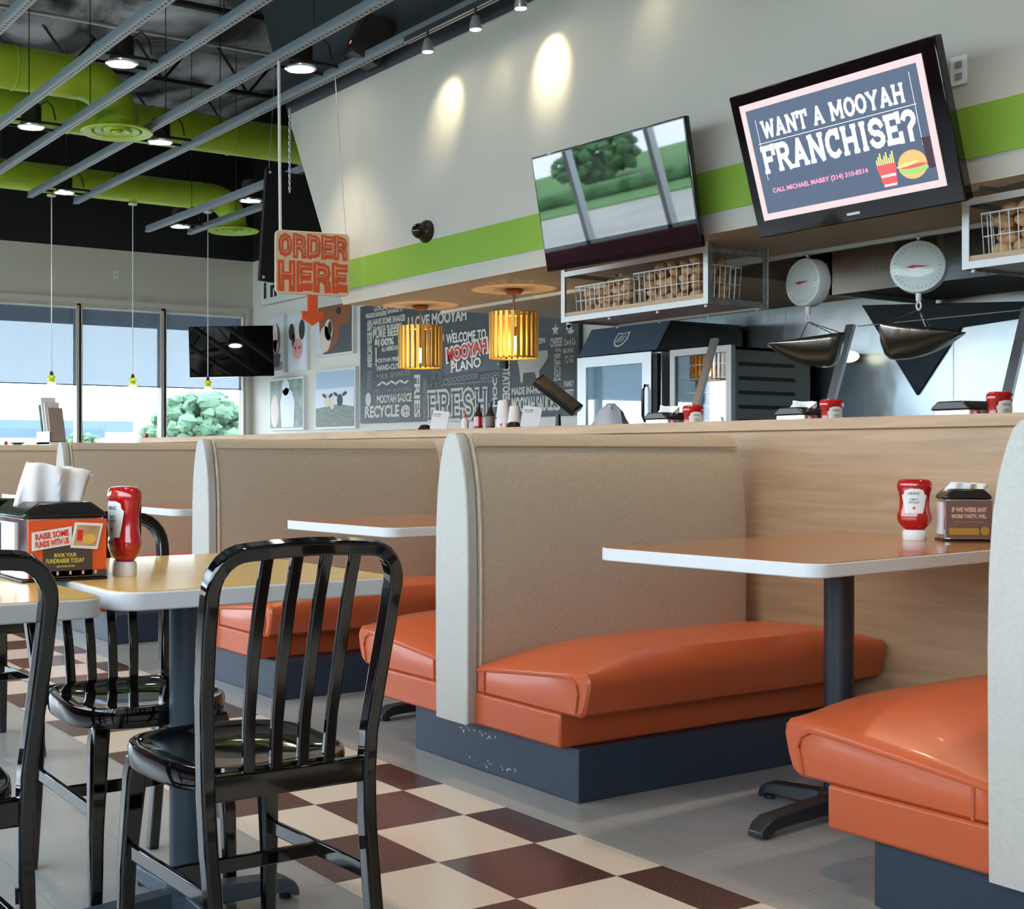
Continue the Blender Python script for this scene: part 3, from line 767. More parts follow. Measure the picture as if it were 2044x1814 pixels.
def make_can(label, x, y, z=3.59):
    t = T('can_light', label, 'ceiling light', (x, y, z), group='black can lights between the ceiling channels')
    MB().lathe([(.078, .012), (.082, .03), (.082, .16), (.070, .19), (.03, .20)], n=28).build('housing', 'can_black', t, smooth=True)
    MB().lathe([(.092, .0), (.108, .004), (.110, .014), (.082, .022)], n=32, cap=False).build('trim_ring', 'chrome', t, smooth=True)
    MB().lathe([(.0, .006), (.090, .006)], n=28, cap=False).build('lens', 'lamp_disc', t)
    mb = MB()
    for s in (-1, 1): mb.bar((s * .10, -.24, .03), (s * .10, .24, .03), .012, .02)
    mb.bar((-.10, 0, .03), (.10, 0, .03), .012, .02)
    mb.build('mounting_bars', 'steel_black', t)
    MB().tube([(.05, .05, .17), (.12, .09, .20), (.17, .12, .14), (.15, .15, .05)], .007, 6).build('conduit', 'steel_black', t, smooth=True)
    return t
def spot(name, loc, aim, w, size, blend, col, r=.08):
    l = bpy.data.lights.new(name, 'SPOT'); l.energy = w; l.spot_size = R(size); l.spot_blend = blend; l.color = col; l.shadow_soft_size = r
    o = bpy.data.objects.new(name, l); COL.objects.link(o); o.location = loc
    o.rotation_euler = (Vector(aim) - Vector(loc)).to_track_quat('-Z', 'Y').to_euler(); return o
cans = [(-8.06, 3.165, 'largest can light, left of the fascia corner above the green elbow'), (-9.996, 3.165, 'can light in front of the green duct at the left of the round diffuser'),
        (-7.544, 4.235, 'can light against the dark slate wall by the ORDER HERE cord'), (-9.921, 4.235, 'can light just beside the near round diffuser'),
        (-12.322, 4.235, 'can light touching the lower green duct above the first pendant cord'), (-10.60, 5.42, 'can light half behind the black hanging panel'),
        (-12.18, 5.42, 'small dim can light near the far round diffuser')]
k0 = None
for x, y, lab in cans:
    k0 = make_can(lab, x, y) if k0 is None else dup(k0, (x, y, 3.34 if y > 5 else 3.59), 0, lab)
for i, (x, y) in enumerate([(-5.6, 3.165), (-3.2, 3.165), (-5.2, 4.235 - .25), (-2.8, 4.235 - .25), (-0.8, 3.165), (-6.6, 1.0), (-4.2, 1.0), (-1.8, 1.0), (-9.0, 1.0), (.6, 1.0)]):
    dup(k0, (x, y, 3.59), 0, 'can light overhead outside the view, one of those over the tables')
for x, y in [(c[0], c[1]) for c in cans] + [(-5.6, 3.165), (-3.2, 3.165), (-5.2, 3.985), (-2.8, 3.985), (-0.8, 3.165), (-6.6, 1.0), (-4.2, 1.0), (-1.8, 1.0), (-9.0, 1.0), (.6, 1.0)]:
    spot('can_lamp', (x, y, 3.33 if y > 5 else 3.58), (x, y, 0), CAN_W, 76, .7, (1, .80, .56))

def make_track():
    t = T('track_light_rail', 'track rail under the grey channel along the top of the fascia', 'track light', (-6.55, 4.42, 3.545))
    MB().box(0, -.018, -.018, 5.2, .018, .018).build('rail', 'can_black', t)
    MB().box(0, -.020, -.020, 5.2, -.010, -.017).box(0, .010, -.020, 5.2, .020, -.017).build('rail_edge', 'alu', t)
make_track()
heads = [(-6.293, 'track spotlight, leftmost of the three glowing at the top of the fascia'), (-5.823, 'middle one of the three glowing track spotlights'), (-5.422, 'upper right one of the three glowing track spotlights')]
h0 = None
for x, lab in heads + [(-4.6, 'track spotlight above the top edge of the view'), (-3.2, 'track spotlight above the screens, out of view'), (-1.9, 'track spotlight far along the rail, out of view')]:
    if h0 is None:
        h0 = T('track_spotlight', lab, 'spotlight', (x, 4.40, 3.40), group='track spotlights over the fascia')
        MB().tube([(0, 0, .128), (0, 0, .07)], .008, 8).build('stem', 'can_black', h0)
        MB().lathe([(.032, .0), (.036, .004), (.034, .03), (.022, .075), (.008, .085)], n=20, cap=False).build('head', 'alu', h0, smooth=True)
        MB().lathe([(0, .002), (.031, .002)], n=20, cap=False).build('lens', 'spot_disc', h0)
    else: dup(h0, (x, 4.40, 3.40), 0, lab)
for x, ax, p in ((-6.293, -6.42, .55), (-5.823, -5.93, .05), (-5.422, -5.46, 1.0), (-4.6, -4.7, .05), (-3.2, -3.3, .06), (-1.9, -1.9, .08)):
    spot('track_lamp', (x, 4.40, 3.395), (ax, 4.65, 3.16), TRACK_W * p, 58, 1.0, (1, .84, .55), .03)
sp = T('ceiling_speaker', 'black box speaker with a tiny red light on the slate wall', 'speaker', (-7.2, 4.60, 3.72), rot=(R(-24), R(8), R(-18)))
MB().box(-.15, -.14, -.14, .15, .06, .14).build('cabinet', 'can_black', sp, bevel=.008)
MB().box(-.13, -.146, -.12, .13, -.141, .12).build('grille', 'steel_black', sp)
MB().lathe([(0, 0), (.012, 0)], n=12, cap=False, M=Matrix.Translation((-.02, -.149, -.05)) @ Matrix.Rotation(R(90), 4, 'X')).build('indicator', 'red_led', sp)

def make_duct(label, x, z, r, y0, y1, diff=None):
    t = T('air_duct', label, 'duct', (x, y0, z), group='lime green air ducts')
    if diff:
        yd, zd = diff; br = yd - y1
        path = [(0, 0, 0), (0, y1 - y0, 0)] + [(0, y1 - y0 + br * math.sin(R(a)), -br * (1 - math.cos(R(a)))) for a in (15, 30, 45, 60, 75, 90)] + [(0, yd - y0, zd - z + .02)]
    else: path = [(0, 0, 0), (0, y1 - y0, 0)]
    MB().tube(path, r, 32, up=(1, 0, 0)).build('pipe', 'duct_green', t, smooth=True)
    mb = MB(); y = .6
    while y < y1 - y0:
        mb.tube([(r * 1.01 * math.cos(a), y, r * 1.01 * math.sin(a)) for a in [2 * math.pi * i / 32 for i in range(32)]], .006, 5, up=(0, 1, 0), closed=True); y += .75
    mb.build('seam', 'duct_green', t, smooth=True)
    if diff:
        f = MB().lathe([(r * .98, .07), (r * 1.05, .03), (.27, .0), (.285, -.012), (.275, -.02), (.20, -.004), (.195, .012)], (0, yd - y0, zd - z), 40, cap=False).build('diffuser', 'duct_green', t, smooth=True)
        MB().lathe([(.185, .012), (.178, -.006), (.13, .010), (.125, .020)], (0, yd - y0, zd - z), 36, cap=False).lathe([(.11, .012), (.10, -.012), (.055, .0), (.05, .012)], (0, yd - y0, zd - z), 32, cap=False).lathe([(.04, -.004), (.03, -.02), (.001, -.024)], (0, yd - y0, zd - z), 20, cap=False).build('diffuser_ring', 'duct_green', f, smooth=True)
    return t
make_duct('upper green duct that elbows down into the near round diffuser', -9.6, 3.925, .165, -2.2, 3.43, (3.73, 3.555))
make_duct('straight green duct running behind the others toward the fascia', -10.5, 3.885, .165, -2.2, 7.3)
make_duct('lower green duct elbowing into the far round diffuser above the pendants', -12.75, 3.81, .145, -2.2, 6.05, (6.31, 3.478))

def make_joist(label, x):
    t = T('roof_joist', label, 'joist', (x, YF, 4.55), group='black bar joists under the roof')
    L = YB - YF
    MB().box(-.03, 0, -.02, .03, L, .015).build('bottom_chord', 'steel_black', t)
    MB().box(-.04, 0, .55, .04, L, .60).build('top_chord', 'steel_black', t)
    mb = MB(); y = 0; up = False
    while y < L - .45:
        mb.tube([(0, y, .0 if not up else .55), (0, y + .45, .55 if not up else 0)], .013, 6); up = not up; y += .45
    mb.build('web', 'steel_black', t)
for x, lab in ((-7.3, 'black bar joist high up beside the slate wall'), (-9.3, 'black bar joist over the near round diffuser'), (-11.3, 'black bar joist behind the can lights'), (-13.3, 'black bar joist closest to the window wall'), (-5.2, 'black bar joist above the fascia top'), (-3.0, 'black bar joist out of view above the screens'), (-0.8, 'black bar joist out of view over the camera side')):
    make_joist(lab, x)
t = T('conduit_pipe', 'thin grey conduit pipe high up under the roof foil', 'pipe', (-10.3, YF, 4.62)); MB().tube([(0, 0, 0), (0, 10.5, 0)], .016, 8).build('pipe', 'alu', t, smooth=True); MB().box(-.03, 3, -.02, .03, 3.04, .02).box(-.03, 7, -.02, .03, 7.04, .02).build('clamp', 'steel_black', t)

# small glass pendants by the window wall
p0 = None
for y, lab in ((4.25, 'tiny yellow-green glass pendant, leftmost against the window blinds'), (5.13, 'tiny yellow-green glass pendant, middle one against the blinds'), (6.0, 'tiny yellow-green glass pendant partly behind the small black screen')):
    if p0 is None:
        p0 = T('cord_pendant', lab, 'pendant lamp', (-12.75, y, 1.714), group='small cord pendants before the window wall')
        MB().tube([(0, 0, .13), (0, 0, 1.93)], .0055, 6).build('cord', 'frame_white', p0)
        MB().lathe([(.045, 1.920), (.05, 1.935), (.03, 1.950)], n=20).build('canopy', 'frame_white', p0, smooth=True)
        MB().lathe([(.010, .14), (.018, .12), (.020, .10)], n=12).build('socket', 'steel_black', p0)
        MB().lathe([(.018, .10), (.040, .085), (.045, .070), (.022, .055), (.034, .045), (.026, .025)], n=18).build('shade', 'lime_glass', p0, smooth=True)
        MB().lathe([(.026, .025), (.050, .006), (.055, .0), (.02, .004)], n=18).build('flare', 'yellow_glow', p0, smooth=True)
    else: dup(p0, (-12.75, y, 1.714), 0, lab)

# drum pendants with gold slats under the soffit
def make_drum(label, x, y):
    t = T('drum_pendant', label, 'pendant lamp', (x, y, 2.055), group='gold slatted drum pendants')
    MB().lathe([(.055, -.002), (.060, -.012), (.045, -.030), (.015, -.036)], n=24).build('canopy', 'bronze', t, smooth=True)
    MB().tube([(0, 0, -.03), (0, 0, -.24)], .007, 8).build('stem', 'bronze', t, smooth=True)
    mb = MB()
    for i in range(26):
        a = 2 * math.pi * i / 26; M = Matrix.Rotation(a, 4, 'Z')
        mb.box(.150, -.011, -.440, .156, .011, -.148, M)
    mb.build('slats', 'gold_slat', t)
    for z in (-.152, -.436):
        mb = MB().tube([(.149 * math.cos(2 * math.pi * i / 32), .149 * math.sin(2 * math.pi * i / 32), z) for i in range(32)], .006, 6, up=(0, 0, 1), closed=True)
        if z > -.2: mb.bar((-.145, 0, -.155), (.145, 0, -.155), .008).bar((0, -.145, -.1545), (0, .145, -.1545), .008)
        mb.build('hoop', 'gold_slat', t, smooth=True)
    MB().lathe([(.020, -.240), (.022, -.29), (.015, -.30)], n=16).build('socket', 'bronze', t, smooth=True)
    MB().lathe([(.006, -.300), (.016, -.325), (.020, -.355), (.014, -.39), (.004, -.405)], n=16).build('bulb', 'filament', t, smooth=True)
    return t
d0 = make_drum('gold slatted drum pendant hanging left, in front of the chalk lettering', -7.70 + .06, 5.16)
dup(d0, (-6.43, 5.16, 2.055), 0, 'gold slatted drum pendant, nearer one beside the bread-basket shelf')
d0.location = (-7.47, 5.16, 2.055)
for x in (-7.47, -6.43):
    l = bpy.data.lights.new('drum_lamp', 'POINT'); l.energy = PEND_W; l.color = (1, .62, .26); l.shadow_soft_size = .02
    o = bpy.data.objects.new('drum_lamp', l); COL.objects.link(o); o.location = (x, 5.16, 2.055 - .30)

# blinds
b0 = None
for k in range(9):
    y1 = 7.36 - 1.08 * k; y0 = y1 - 1.04
    if k == 0: y0 = 6.311
    lab = ['pale blue roller blind behind the small black screen', 'pale blue roller blind in the middle window', 'pale blue roller blind in the leftmost visible window'][k] if k < 3 else 'pale blue roller blind further along the window wall, outside the view'
    t = T('roller_blind', lab, 'blind', (XW - .03, y0 + .01, 1.835), group='roller blinds on the window wall')
    w = y1 - y0 - .02
    MB().add([(0, 0, 0), (0, w, 0), (0, w, .90), (0, 0, .90)], [(0, 1, 2, 3)]).build('fabric', 'solar_shade', t)
    MB().box(-.008, 0, -.012, .008, w, .0).build('hem_bar', 'awning_navy' if k < 3 else 'alu', t)
    MB().tube([(0, 0, .91), (0, w, .91)], .018, 10, up=(1, 0, 0)).build('roller', 'frame_white', t, smooth=True)
sw = T('wall_switch', 'small white blank plate high on the cream wall above the windows', 'wall plate', (XW, 5.663, 3.161)); MB().box(0, -.035, -.05, .006, .035, .05).build('plate', 'frame_white', sw, bevel=.002); MB().box(.006, -.008, -.02, .010, .008, .02).build('toggle', 'alu', sw)

# ================================================================ screens
def screen_body(t, w, h, d, bz, lower):
    MB().box(-w / 2, 0, 0, w / 2, d * .45, h).build('casing', 'gloss_black', t, bevel=.006)
    MB().prism([(-w / 2 + .03, d * .45), (w / 2 - .03, d * .45), (w / 2 - .10, d), (-w / 2 + .10, d)], .05, h - .05).build('rear_shell', 'plastic_black', t, bevel=.01)
# left screen (off): reflects the street side
tv = T('wall_television', 'switched-off flat television, its dark glass mirroring the storefront windows', 'television', (-4.775, 4.50, 1.972), rot=(R(11), 0, R(3.2)), group='tilted televisions on the fascia')
screen_body(tv, 1.035, .605, .07, .012, .02)
MB().box(-.505, -.0015, .028, .505, .0, .593).build('screen', 'screen_off', tv)
MB().box(-.06, .07, .2, .06, .22, .4).build('wall_bracket', 'steel_black', tv)
# right screen (on)
tv = T('wall_television', 'lit television reading WANT A MOOYAH FRANCHISE? with a burger picture', 'television', (-3.405, 4.50, 1.955), rot=(R(18.5), 0, 0), group='tilted televisions on the fascia')
screen_body(tv, .975, .622, .11, .03, .06)
MB().box(-.08, .10, .2, .08, .30, .4).build('wall_bracket', 'steel_black', tv)
sc_ = MB().box(-.440, -.004, .072, .425, -.001, .573).build('screen', 'tv_frame', tv)
MB().box(-.412, -.0052, .100, .398, -.004, .545).build('slide_background', 'tv_slate', sc_)
lettering('slide_lettering', [('WANT A MOOYAH', -.010, .452, .68, .080, 0, 'slab.20'), ('FRANCHISE?', -.010, .325, .735, .125, 0, 'slab.21')], 'tv_text', sc_, y=-.0062)
mb = MB(); mb.box(-.38, -.0062, .396, .37, -.0058, .3985).box(-.372, -.0062, .24, -.370, -.0058, .50).box(.362, -.0062, .24, .364, -.0058, .52)
mb.build('rule_lines', 'tv_text', sc_)
lettering('phone_line', [('CALL MICHAEL MABRY (214) 310-8514', -.125, .190, .47, .026)], 'tv_pink', sc_, y=-.0062, bold=.03)
MB().prism([(.150, .200), (.235, .200), (.225, .110), (.170, .110)][::-1], -.0068, -.0056, 'y').build('fries_cup', 'tv_red', sc_)
mb = MB()
for i in range(9): mb.box(.153 + i * .009, -.0064, .198, .159 + i * .009, -.0056, .222 + .012 * ((i * 7) % 3))
mb.build('fries', 'cheese_glow', sc_)
MB().box(.165, -.0074, .150, .228, -.0068, .160).box(.170, -.0074, .114, .225, -.0068, .122).build('cup_band', 'tv_text', sc_)
MB().prism(ell(.305, .178, .062, .056)[::-1], -.0064, -.0056, 'y').build('burger_bun', 'burger_bun', sc_)
MB().prism(ell(.308, .158, .062, .016)[::-1], -.0070, -.0064, 'y').build('lettuce', 'lettuce', sc_)
MB().prism(ell(.308, .172, .056, .008)[::-1], -.0074, -.0070, 'y').build('tomato', 'tv_red', sc_)
MB().prism(ell(.285, .182, .050, .007, rot=6)[::-1], -.0076, -.0070, 'y').build('cheese', 'cheese_glow', sc_)
MB().prism([(.362, .27), (.396, .27), (.396, .15), (.368, .15)][::-1], -.0064, -.0056, 'y').build('cola_glass', 'tv_cola', sc_)
MB().box(-.03, -.001, .028, .03, 0, .038).build('maker_plate', 'frame_white', tv)
mb = MB(); mb.tube([(-2.93, 4.60, 2.02), (-2.88, 4.64, 2.01), (-2.75, 4.64, 2.018), (-2.2, 4.64, 2.04), (-1.2, 4.64, 2.05), (0, 4.64, 2.05)], .006, 6)
o = mb.build('screen_cable', 'plastic_black', smooth=True); tag(o, 'black cable running from the lit television along the soffit edge', 'cable')
ot = T('wall_outlet', 'white outlet plate behind the top right of the lit television', 'outlet', (-3.045, 4.65, 2.50)); MB().box(-.035, -.006, -.057, .035, 0, .057).build('plate', 'frame_white', ot, bevel=.002); MB().box(-.015, -.009, -.035, .015, -.006, -.010).box(-.015, -.009, .010, .015, -.006, .035).build('socket', 'alu', ot)
# small screen by the pictures
yw = math.atan2(-11.25 * -1, -5.55)  # faces the dining room
tv = T('wall_television', 'small black switched-off television on an arm before the cow pictures', 'television', (-13.45, 6.64, 1.91), rot=(R(-7), R(-1.5), R(65)))
MB().box(-.49, 0, 0, .49, .04, .60).build('casing', 'gloss_black', tv, bevel=.005)
MB().box(-.478, -.0015, .018, .478, 0, .588).build('screen', 'screen_off', tv)
MB().bar((0, .04, .3), (.30, .70, .3), .04).box(-.1, .04, .2, .1, .06, .4).build('wall_arm', 'steel_black', tv)
# security dome
dm = T('security_camera', 'dark dome security camera just above the green stripe', 'camera', (-6.654, 4.65, 2.408), rot=(R(90), 0, 0))
MB().lathe([(.072, 0), (.072, .018), (.058, .040), (.050, .05)], n=28).build('housing', 'bronze_dark', dm, smooth=True)
MB().lathe([(.050, .045), (.048, .075), (.035, .098), (.015, .110), (.001, .112)], n=24).build('dome', 'gloss_black', dm, smooth=True)

# black panel, ORDER HERE sign, white notice
bp = T('hanging_banner', 'tall black hanging panel behind the ORDER HERE sign', 'panel', (-9.3, 4.83, 2.42), rot=(R(-4), 0, 0))
MB().box(-.02, 0, 0, .02, .62, .92).build('board', 'black_paint', bp)
MB().lathe([(.012, 0), (.012, .006)], n=12, M=Matrix.Translation((.02, .03, .03)) @ Matrix.Rotation(R(90), 4, 'Y')).lathe([(.012, 0), (.012, .006)], n=12, M=Matrix.Translation((.02, .03, .89)) @ Matrix.Rotation(R(90), 4, 'Y')).build('grommet', 'frame_white', bp)
MB().tube([(0, .03, .92), (0, .03, 2.72)], .003, 6).tube([(0, .6, .92), (0, .6, 2.72)], .003, 6).build('cable', 'alu', bp)
nt_ = T('wall_notice', 'white notice board with black lettering under the black panel', 'notice', (-14.0, 7.44, 2.86), rot=(0, R(-0), 0))
MB().box(-.22, -.03, 0, 1.0, .0, .33).build('board', 'white_paint', nt_); lettering('lettering', [('i n', .04, .17, .34, .20)], 'text_black', nt_, y=-.032, bold=.05)
sg = T('hanging_sign', 'cream and orange ORDER HERE sign with a down arrow', 'sign', (-7.455, 4.275, 2.07), rz=math.atan2(.983, .180))
# sign plane: local x runs along the cords, reading side faces the camera (-y)
W2 = .262
MB().prism([(x, z + .21) for x, z in rrect(W2 * 2, .42, .035)], -.012, .012, 'y').build('board', 'sign_cream', sg, bevel=.002)
lettering('order_lettering', [('ORDER', 0, .320, .486, .165, 0, 'block.29')], 'sign_orange', sg, y=-.0135)
lettering('here_lettering', [('HERE', 0, .118, .490, .205, 0, 'block.29')], 'sign_orange', sg, y=-.0135)
lettering('order_inlay', [('ORDER', 0, .324, .486, .155, 0, 'block.09')], 'sign_faded', sg, y=-.0175)
lettering('here_inlay', [('HERE', 0, .130, .490, .165, 0, 'block.07')], 'sign_faded', sg, y=-.0175)
MB().prism([(-.035, 0), (.035, 0), (.035, -.11), (.075, -.11), (.075, -.155), (0, -.205), (-.075, -.155), (-.075, -.11), (-.035, -.11)][::-1], -.012, .012, 'y').build('arrow', 'sign_orange', sg)
SGI = (Matrix.Translation(sg.location) @ Matrix.Rotation(sg.rotation_euler.z, 4, 'Z')).inverted()
MB().tube([(-.225, 0, .42), SGI @ Vector((-7.39, 3.985, 3.57))], .010, 8).build('cord', 'frame_white', sg)
MB().tube([(.238, 0, .42), SGI @ Vector((-7.51, 4.485, 3.57))], .003, 6).build('chain', 'alu', sg)
ch = T('hanging_chain', 'short metal chain hanging at the left end of the fascia', 'chain', (-8.36, 4.60, 3.57))
mb = MB()
for i in range(26):
    mb.tube([(.008 * math.cos(a) * (i % 2), .008 * math.cos(a) * ((i + 1) % 2), -.012 - i * .024 + .015 * math.sin(a)) for a in [2 * math.pi * q / 8 for q in range(8)]], .0035, 5, up=(.9, .8, .1), closed=True)
mb.build('links', 'alu', ch)

# ================================================================ back wall: cow pictures and lettering board
def picture(label, x0, x1, z0, z1, bg):
    t = T('cow_picture', label, 'picture', ((x0 + x1) / 2, YB, (z0 + z1) / 2), group='cow pictures on the back wall')
    w, h = (x1 - x0) / 2, (z1 - z0) / 2
    MB().box(-w, -.05, -h, w, 0, h).build('frame', 'frame_white', t)
    return t, MB().box(-w + .025, -.053, -h + .025, w - .025, -.05, h - .025).build('print', bg, t), w, h
def patch(name, polys, m, par, y):
    mb = MB()
    for p in polys: mb.add([(a, y, b) for a, b in p], [tuple(range(len(p)))])
    return mb.build(name, m, par)
t, p, w, h = picture('narrow portrait of a brown and white calf, first beside the small screen', -14.06, -13.69, 2.0, 2.70, 'photo_pale')
patch('face', [ell(-.02, .05, .13, .22)], 'cow_brown', p, -.055); patch('muzzle', [ell(-.02, .10, .06, .20), ell(-.02, -.02, .08, .08)], 'cow_cream', p, -.057)
patch('collar', [[(-.12, -.12), (.12, -.12), (.08, -.28), (-.08, -.28)]], 'cow_dark', p, -.056); patch('meadow', [[(-.16, -.32), (.16, -.32), (.16, -.22), (-.16, -.15)]], 'photo_grass', p, -.0545)
t, p, w, h = picture('narrow portrait of a black and white cow with a pink nose', -13.585, -13.12, 2.0, 2.68, 'photo_pale')
patch('face', [ell(0, .0, .14, .24)], 'cow_cream', p, -.055); patch('ears', [ell(-.13, .13, .07, .10), ell(.12, .14, .07, .12), ell(-.08, .02, .04, .09)], 'cow_dark', p, -.057); patch('nose', [ell(.02, -.08, .11, .12)], 'cow_pink', p, -.058); patch('nostrils', [ell(-.03, -.07, .018, .02), ell(.07, -.07, .018, .02)], 'cow_dark', p, -.060)
t, p, w, h = picture('wide portrait of a brown cow with a pale muzzle, below the arrow', -12.93, -12.09, 2.125, 2.72, 'photo_grey')
patch('sky', [[(-.39, -.27), (-.22, -.27), (-.10, .27), (-.39, .27)]], 'photo_pale', p, -.0545)
patch('face', [[(-.34, .27), (-.28, -.20), (-.10, -.26), (.08, -.16), (.16, .02), (.36, .06), (.39, .27)]], 'cow_brown', p, -.055); patch('muzzle', [ell(-.18, -.10, .13, .15), ell(-.10, .0, .09, .12)], 'cow_cream', p, -.057); patch('nostril', [ell(-.07, .02, .045, .08), ell(.12, .20, .05, .04)], 'cow_dark', p, -.058)
t, p, w, h = picture('pale blue picture of a cow seen from behind, lower left of the group', -14.06, -13.20, 1.30, 1.93, 'photo_green')
patch('cow', [[(-.10, -.28), (-.14, .02), (-.08, .16), (.02, .20), (.16, .14), (.22, 0), (.20, -.28)], ell(.0, .20, .09, .10)], 'photo_pale', p, -.055); patch('second_cow', [ell(-.28, -.08, .10, .20)], 'cow_cream', p, -.0545)
t, p, w, h = picture('sky blue picture of two small cow heads above grass, lower right of the group', -12.93, -12.04, 1.295, 1.975, 'photo_sky')
patch('grass', [[(-.42, -.315), (.42, -.315), (.42, -.10), (.1, -.06), (-.42, -.10)]], 'photo_grass', p, -.0545)
patch('horizon', [[(-.42, -.10), (.42, -.10), (.42, .12), (-.42, .12)]], 'photo_pale', p, -.0542)
patch('cow_heads', [ell(-.16, -.02, .07, .07), ell(-.05, -.04, .05, .08)], 'cow_cream', p, -.056); patch('ears', [ell(-.22, .04, .05, .02, rot=-20), ell(-.08, .04, .05, .02, rot=20), ell(.12, -.02, .06, .07), ell(.03, .05, .05, .02, rot=-20), ell(.22, .05, .05, .02, rot=20)], 'cow_dark', p, -.057)

mu = T('lettering_board', 'big slate board covered in white words such as FRESH and RECYCLE', 'wall sign', (0, 7.47, 0))
MB().box(-11.94, -.02, 1.345, -8.40, .029, 2.62).build('board', 'chalk_slate', mu)
words = [("RECYCLE",-11.84,-11.17,1.40,1.53),("@",-11.14,-10.96,1.39,1.52),("MOOYAH SAUCE",-11.60,-10.94,1.55,1.64),("HAND-CUT",-11.60,-11.17,1.90,1.96),
("ALL AMERICAN",-11.51,-11.20,2.10,2.15),("100%",-11.58,-11.27,2.16,2.24),("PURE BEEF",-11.68,-11.17,2.25,2.34),
("HAVE SOME SHAKES",-11.68,-11.06,2.39,2.46),("VEGGIE BURGERS",-11.83,-11.41,2.48,2.53),("I LOVE MOOYAH",-11.01,-10.00,2.30,2.42),
("MADE IN-HOUSE",-9.31,-8.78,1.55,1.62),("MOOYAH SAUCE",-9.31,-8.73,1.39,1.53),("MOOYAH FRIES",-11.62,-11.15,1.985,2.03),
("CHEESE",-8.77,-8.61,1.95,2.03),("Cow & Co",-8.59,-8.44,1.95,2.01),("BUNS",-8.60,-8.46,1.885,1.93),("REAL",-8.70,-8.62,1.905,1.94)]
its = [(s, (a + b) / 2, (c + d) / 2, b - a, d - c) for s, a, b, c, d in words]
its += [("AMERICAN", -11.745, 2.06, .235, .10, 90), ("VEGGIE FRESH", -11.745, 2.32, .27, .10, 90), ("FRIES", -10.84, 1.60, .44, .11, -90), ("POTATOES", -9.39, 1.69, .37, .11, -90), ("BURGERS", -8.675, 1.77, .24, .09, -90), ("S", -8.68, 1.455, .09, .13, 0), ("MOO", -9.56, 1.60, .30, .07, 90)]
its += [("YUM YUM", -10.33, 2.16, .30, .07), ("HOT FRESH", -11.30, 1.76 + .30, .0001, .0001)][:1]
its += [("LOCAL FARM", -11.40, 2.565, .50, .045), ("SHAKE IT", -11.24, 2.515, .30, .045), ("GOOD FOOD", -11.62, 2.345 + .0, .10, .02), ("TURKEY BURGERS", -11.40, 2.36, .56, .035), ("FRESH BAKED", -11.10, 1.62, .10, .05), ("WE LOVE CHEESE", -10.45, 2.50, .80, .05), ("NEVER FROZEN", -9.05, 2.02, .42, .05), ("SMASHED", -9.62, 1.87, .24, .05), ("TO GO", -8.52, 1.83, .12, .07), ("FAMILY", -8.52, 1.62, .13, .05), ("BEST", -8.52, 1.54, .12, .06)]
lettering('white_words', its, 'chalk_white', mu, y=-.022, bold=.04)
lettering('script_words', [("MILK SHAKES", -11.285, 1.845, .63, .055, 2), ("MOOOOOO!", -10.10, 1.745, .55, .055, 3), ("GOOD!", -9.64, 1.745, .28, .055, 3), ("LETTUCE", -11.745, 1.81, .19, .09, 90), ("MOOYAH BURGERS", -11.31, 1.685, .70, .035, 0), ("SHREDDED FRESH", -10.705, 1.56, .40, .06, 90)], 'chalk_grey', mu, y=-.022, bold=.03)
lettering('fresh_word', [("FRESH", -10.165, 1.49, .98, .31, 0, 'slab.30')], 'chalk_white', mu, y=-.022)
fr = lettering('fresh_inlay', [("FRESH", -10.165, 1.49, .98, .31, 0, 'slab.09')], 'chalk_slate', mu, y=-.028)
patch('fork', [[(-11.625, 1.95), (-11.605, 1.95), (-11.60, 2.18), (-11.63, 2.18)], ell(-11.615, 2.20, .028, .05)], 'chalk_white', mu, -.023)
patch('cow_silhouette', [[(-9.22, 1.85), (-9.20, 1.78), (-9.18, 1.66), (-9.15, 1.66), (-9.14, 1.745), (-8.98, 1.745), (-8.95, 1.67), (-8.92, 1.67), (-8.915, 1.755), (-8.86, 1.80), (-8.80, 1.86), (-8.80, 1.93), (-9.2, 1.93)][::-1]], 'chalk_white', mu, -.023)
def star(cx, cz, r): return [(cx + (r if i % 2 == 0 else r * .42) * math.sin(math.pi * i / 5), cz + (r if i % 2 == 0 else r * .42) * math.cos(math.pi * i / 5)) for i in range(10)]
patch('star', [star(-8.70, 2.10, .055), ell(-8.52, 2.12, .05, .02, rot=40), ell(-8.52, 2.12, .05, .02, rot=-40), ell(-8.50, 2.07, .04, .02)], 'chalk_white', mu, -.023)
patch('flourish', [ell(-11.55 + .085 * i, 1.755 + .012 * (i % 2), .05, .012, rot=(-1) ** i * 18) for i in range(7)], 'chalk_white', mu, -.023)
mb = MB()
for i in range(24): mb.add([(a, -.023, b) for a, b in star(-10.40 + i * .036, 1.695, .011)], [tuple(range(10))])
mb.build('star_row', 'chalk_white', mu)
mb = MB()
for cx, cz, rx, rz in ((-10.58, 1.77, .07, .06), (-10.47, 1.77, .07, .06), (-10.525, 1.71, .05, .06)):
    mb.tube([(cx + rx * math.cos(2 * math.pi * q / 20), -.023, cz + rz * math.sin(2 * math.pi * q / 20)) for q in range(20)], .005, 4, up=(0, 1, 0), closed=True)
mb.build('cow_doodle', 'chalk_grey', mu)
patch('potato_mark', [ell(-11.77, 1.60, .06, .075)], 'chalk_white', mu, -.023)
wb = T('welcome_sign', 'black hanging sign reading WELCOME TO MOOYAH PLANO', 'sign', (-8.655, 6.5, 1.70))
MB().box(-.395, 0, 0, .395, .03, .352).build('board', 'chalk_board_gloss', wb)
lettering('white_lettering', [('WELCOME TO', -.08, .300, .56, .085), ('PLANO', -.08, .060, .42, .085, 4)], 'text_white', wb, y=-.003, bold=.03)
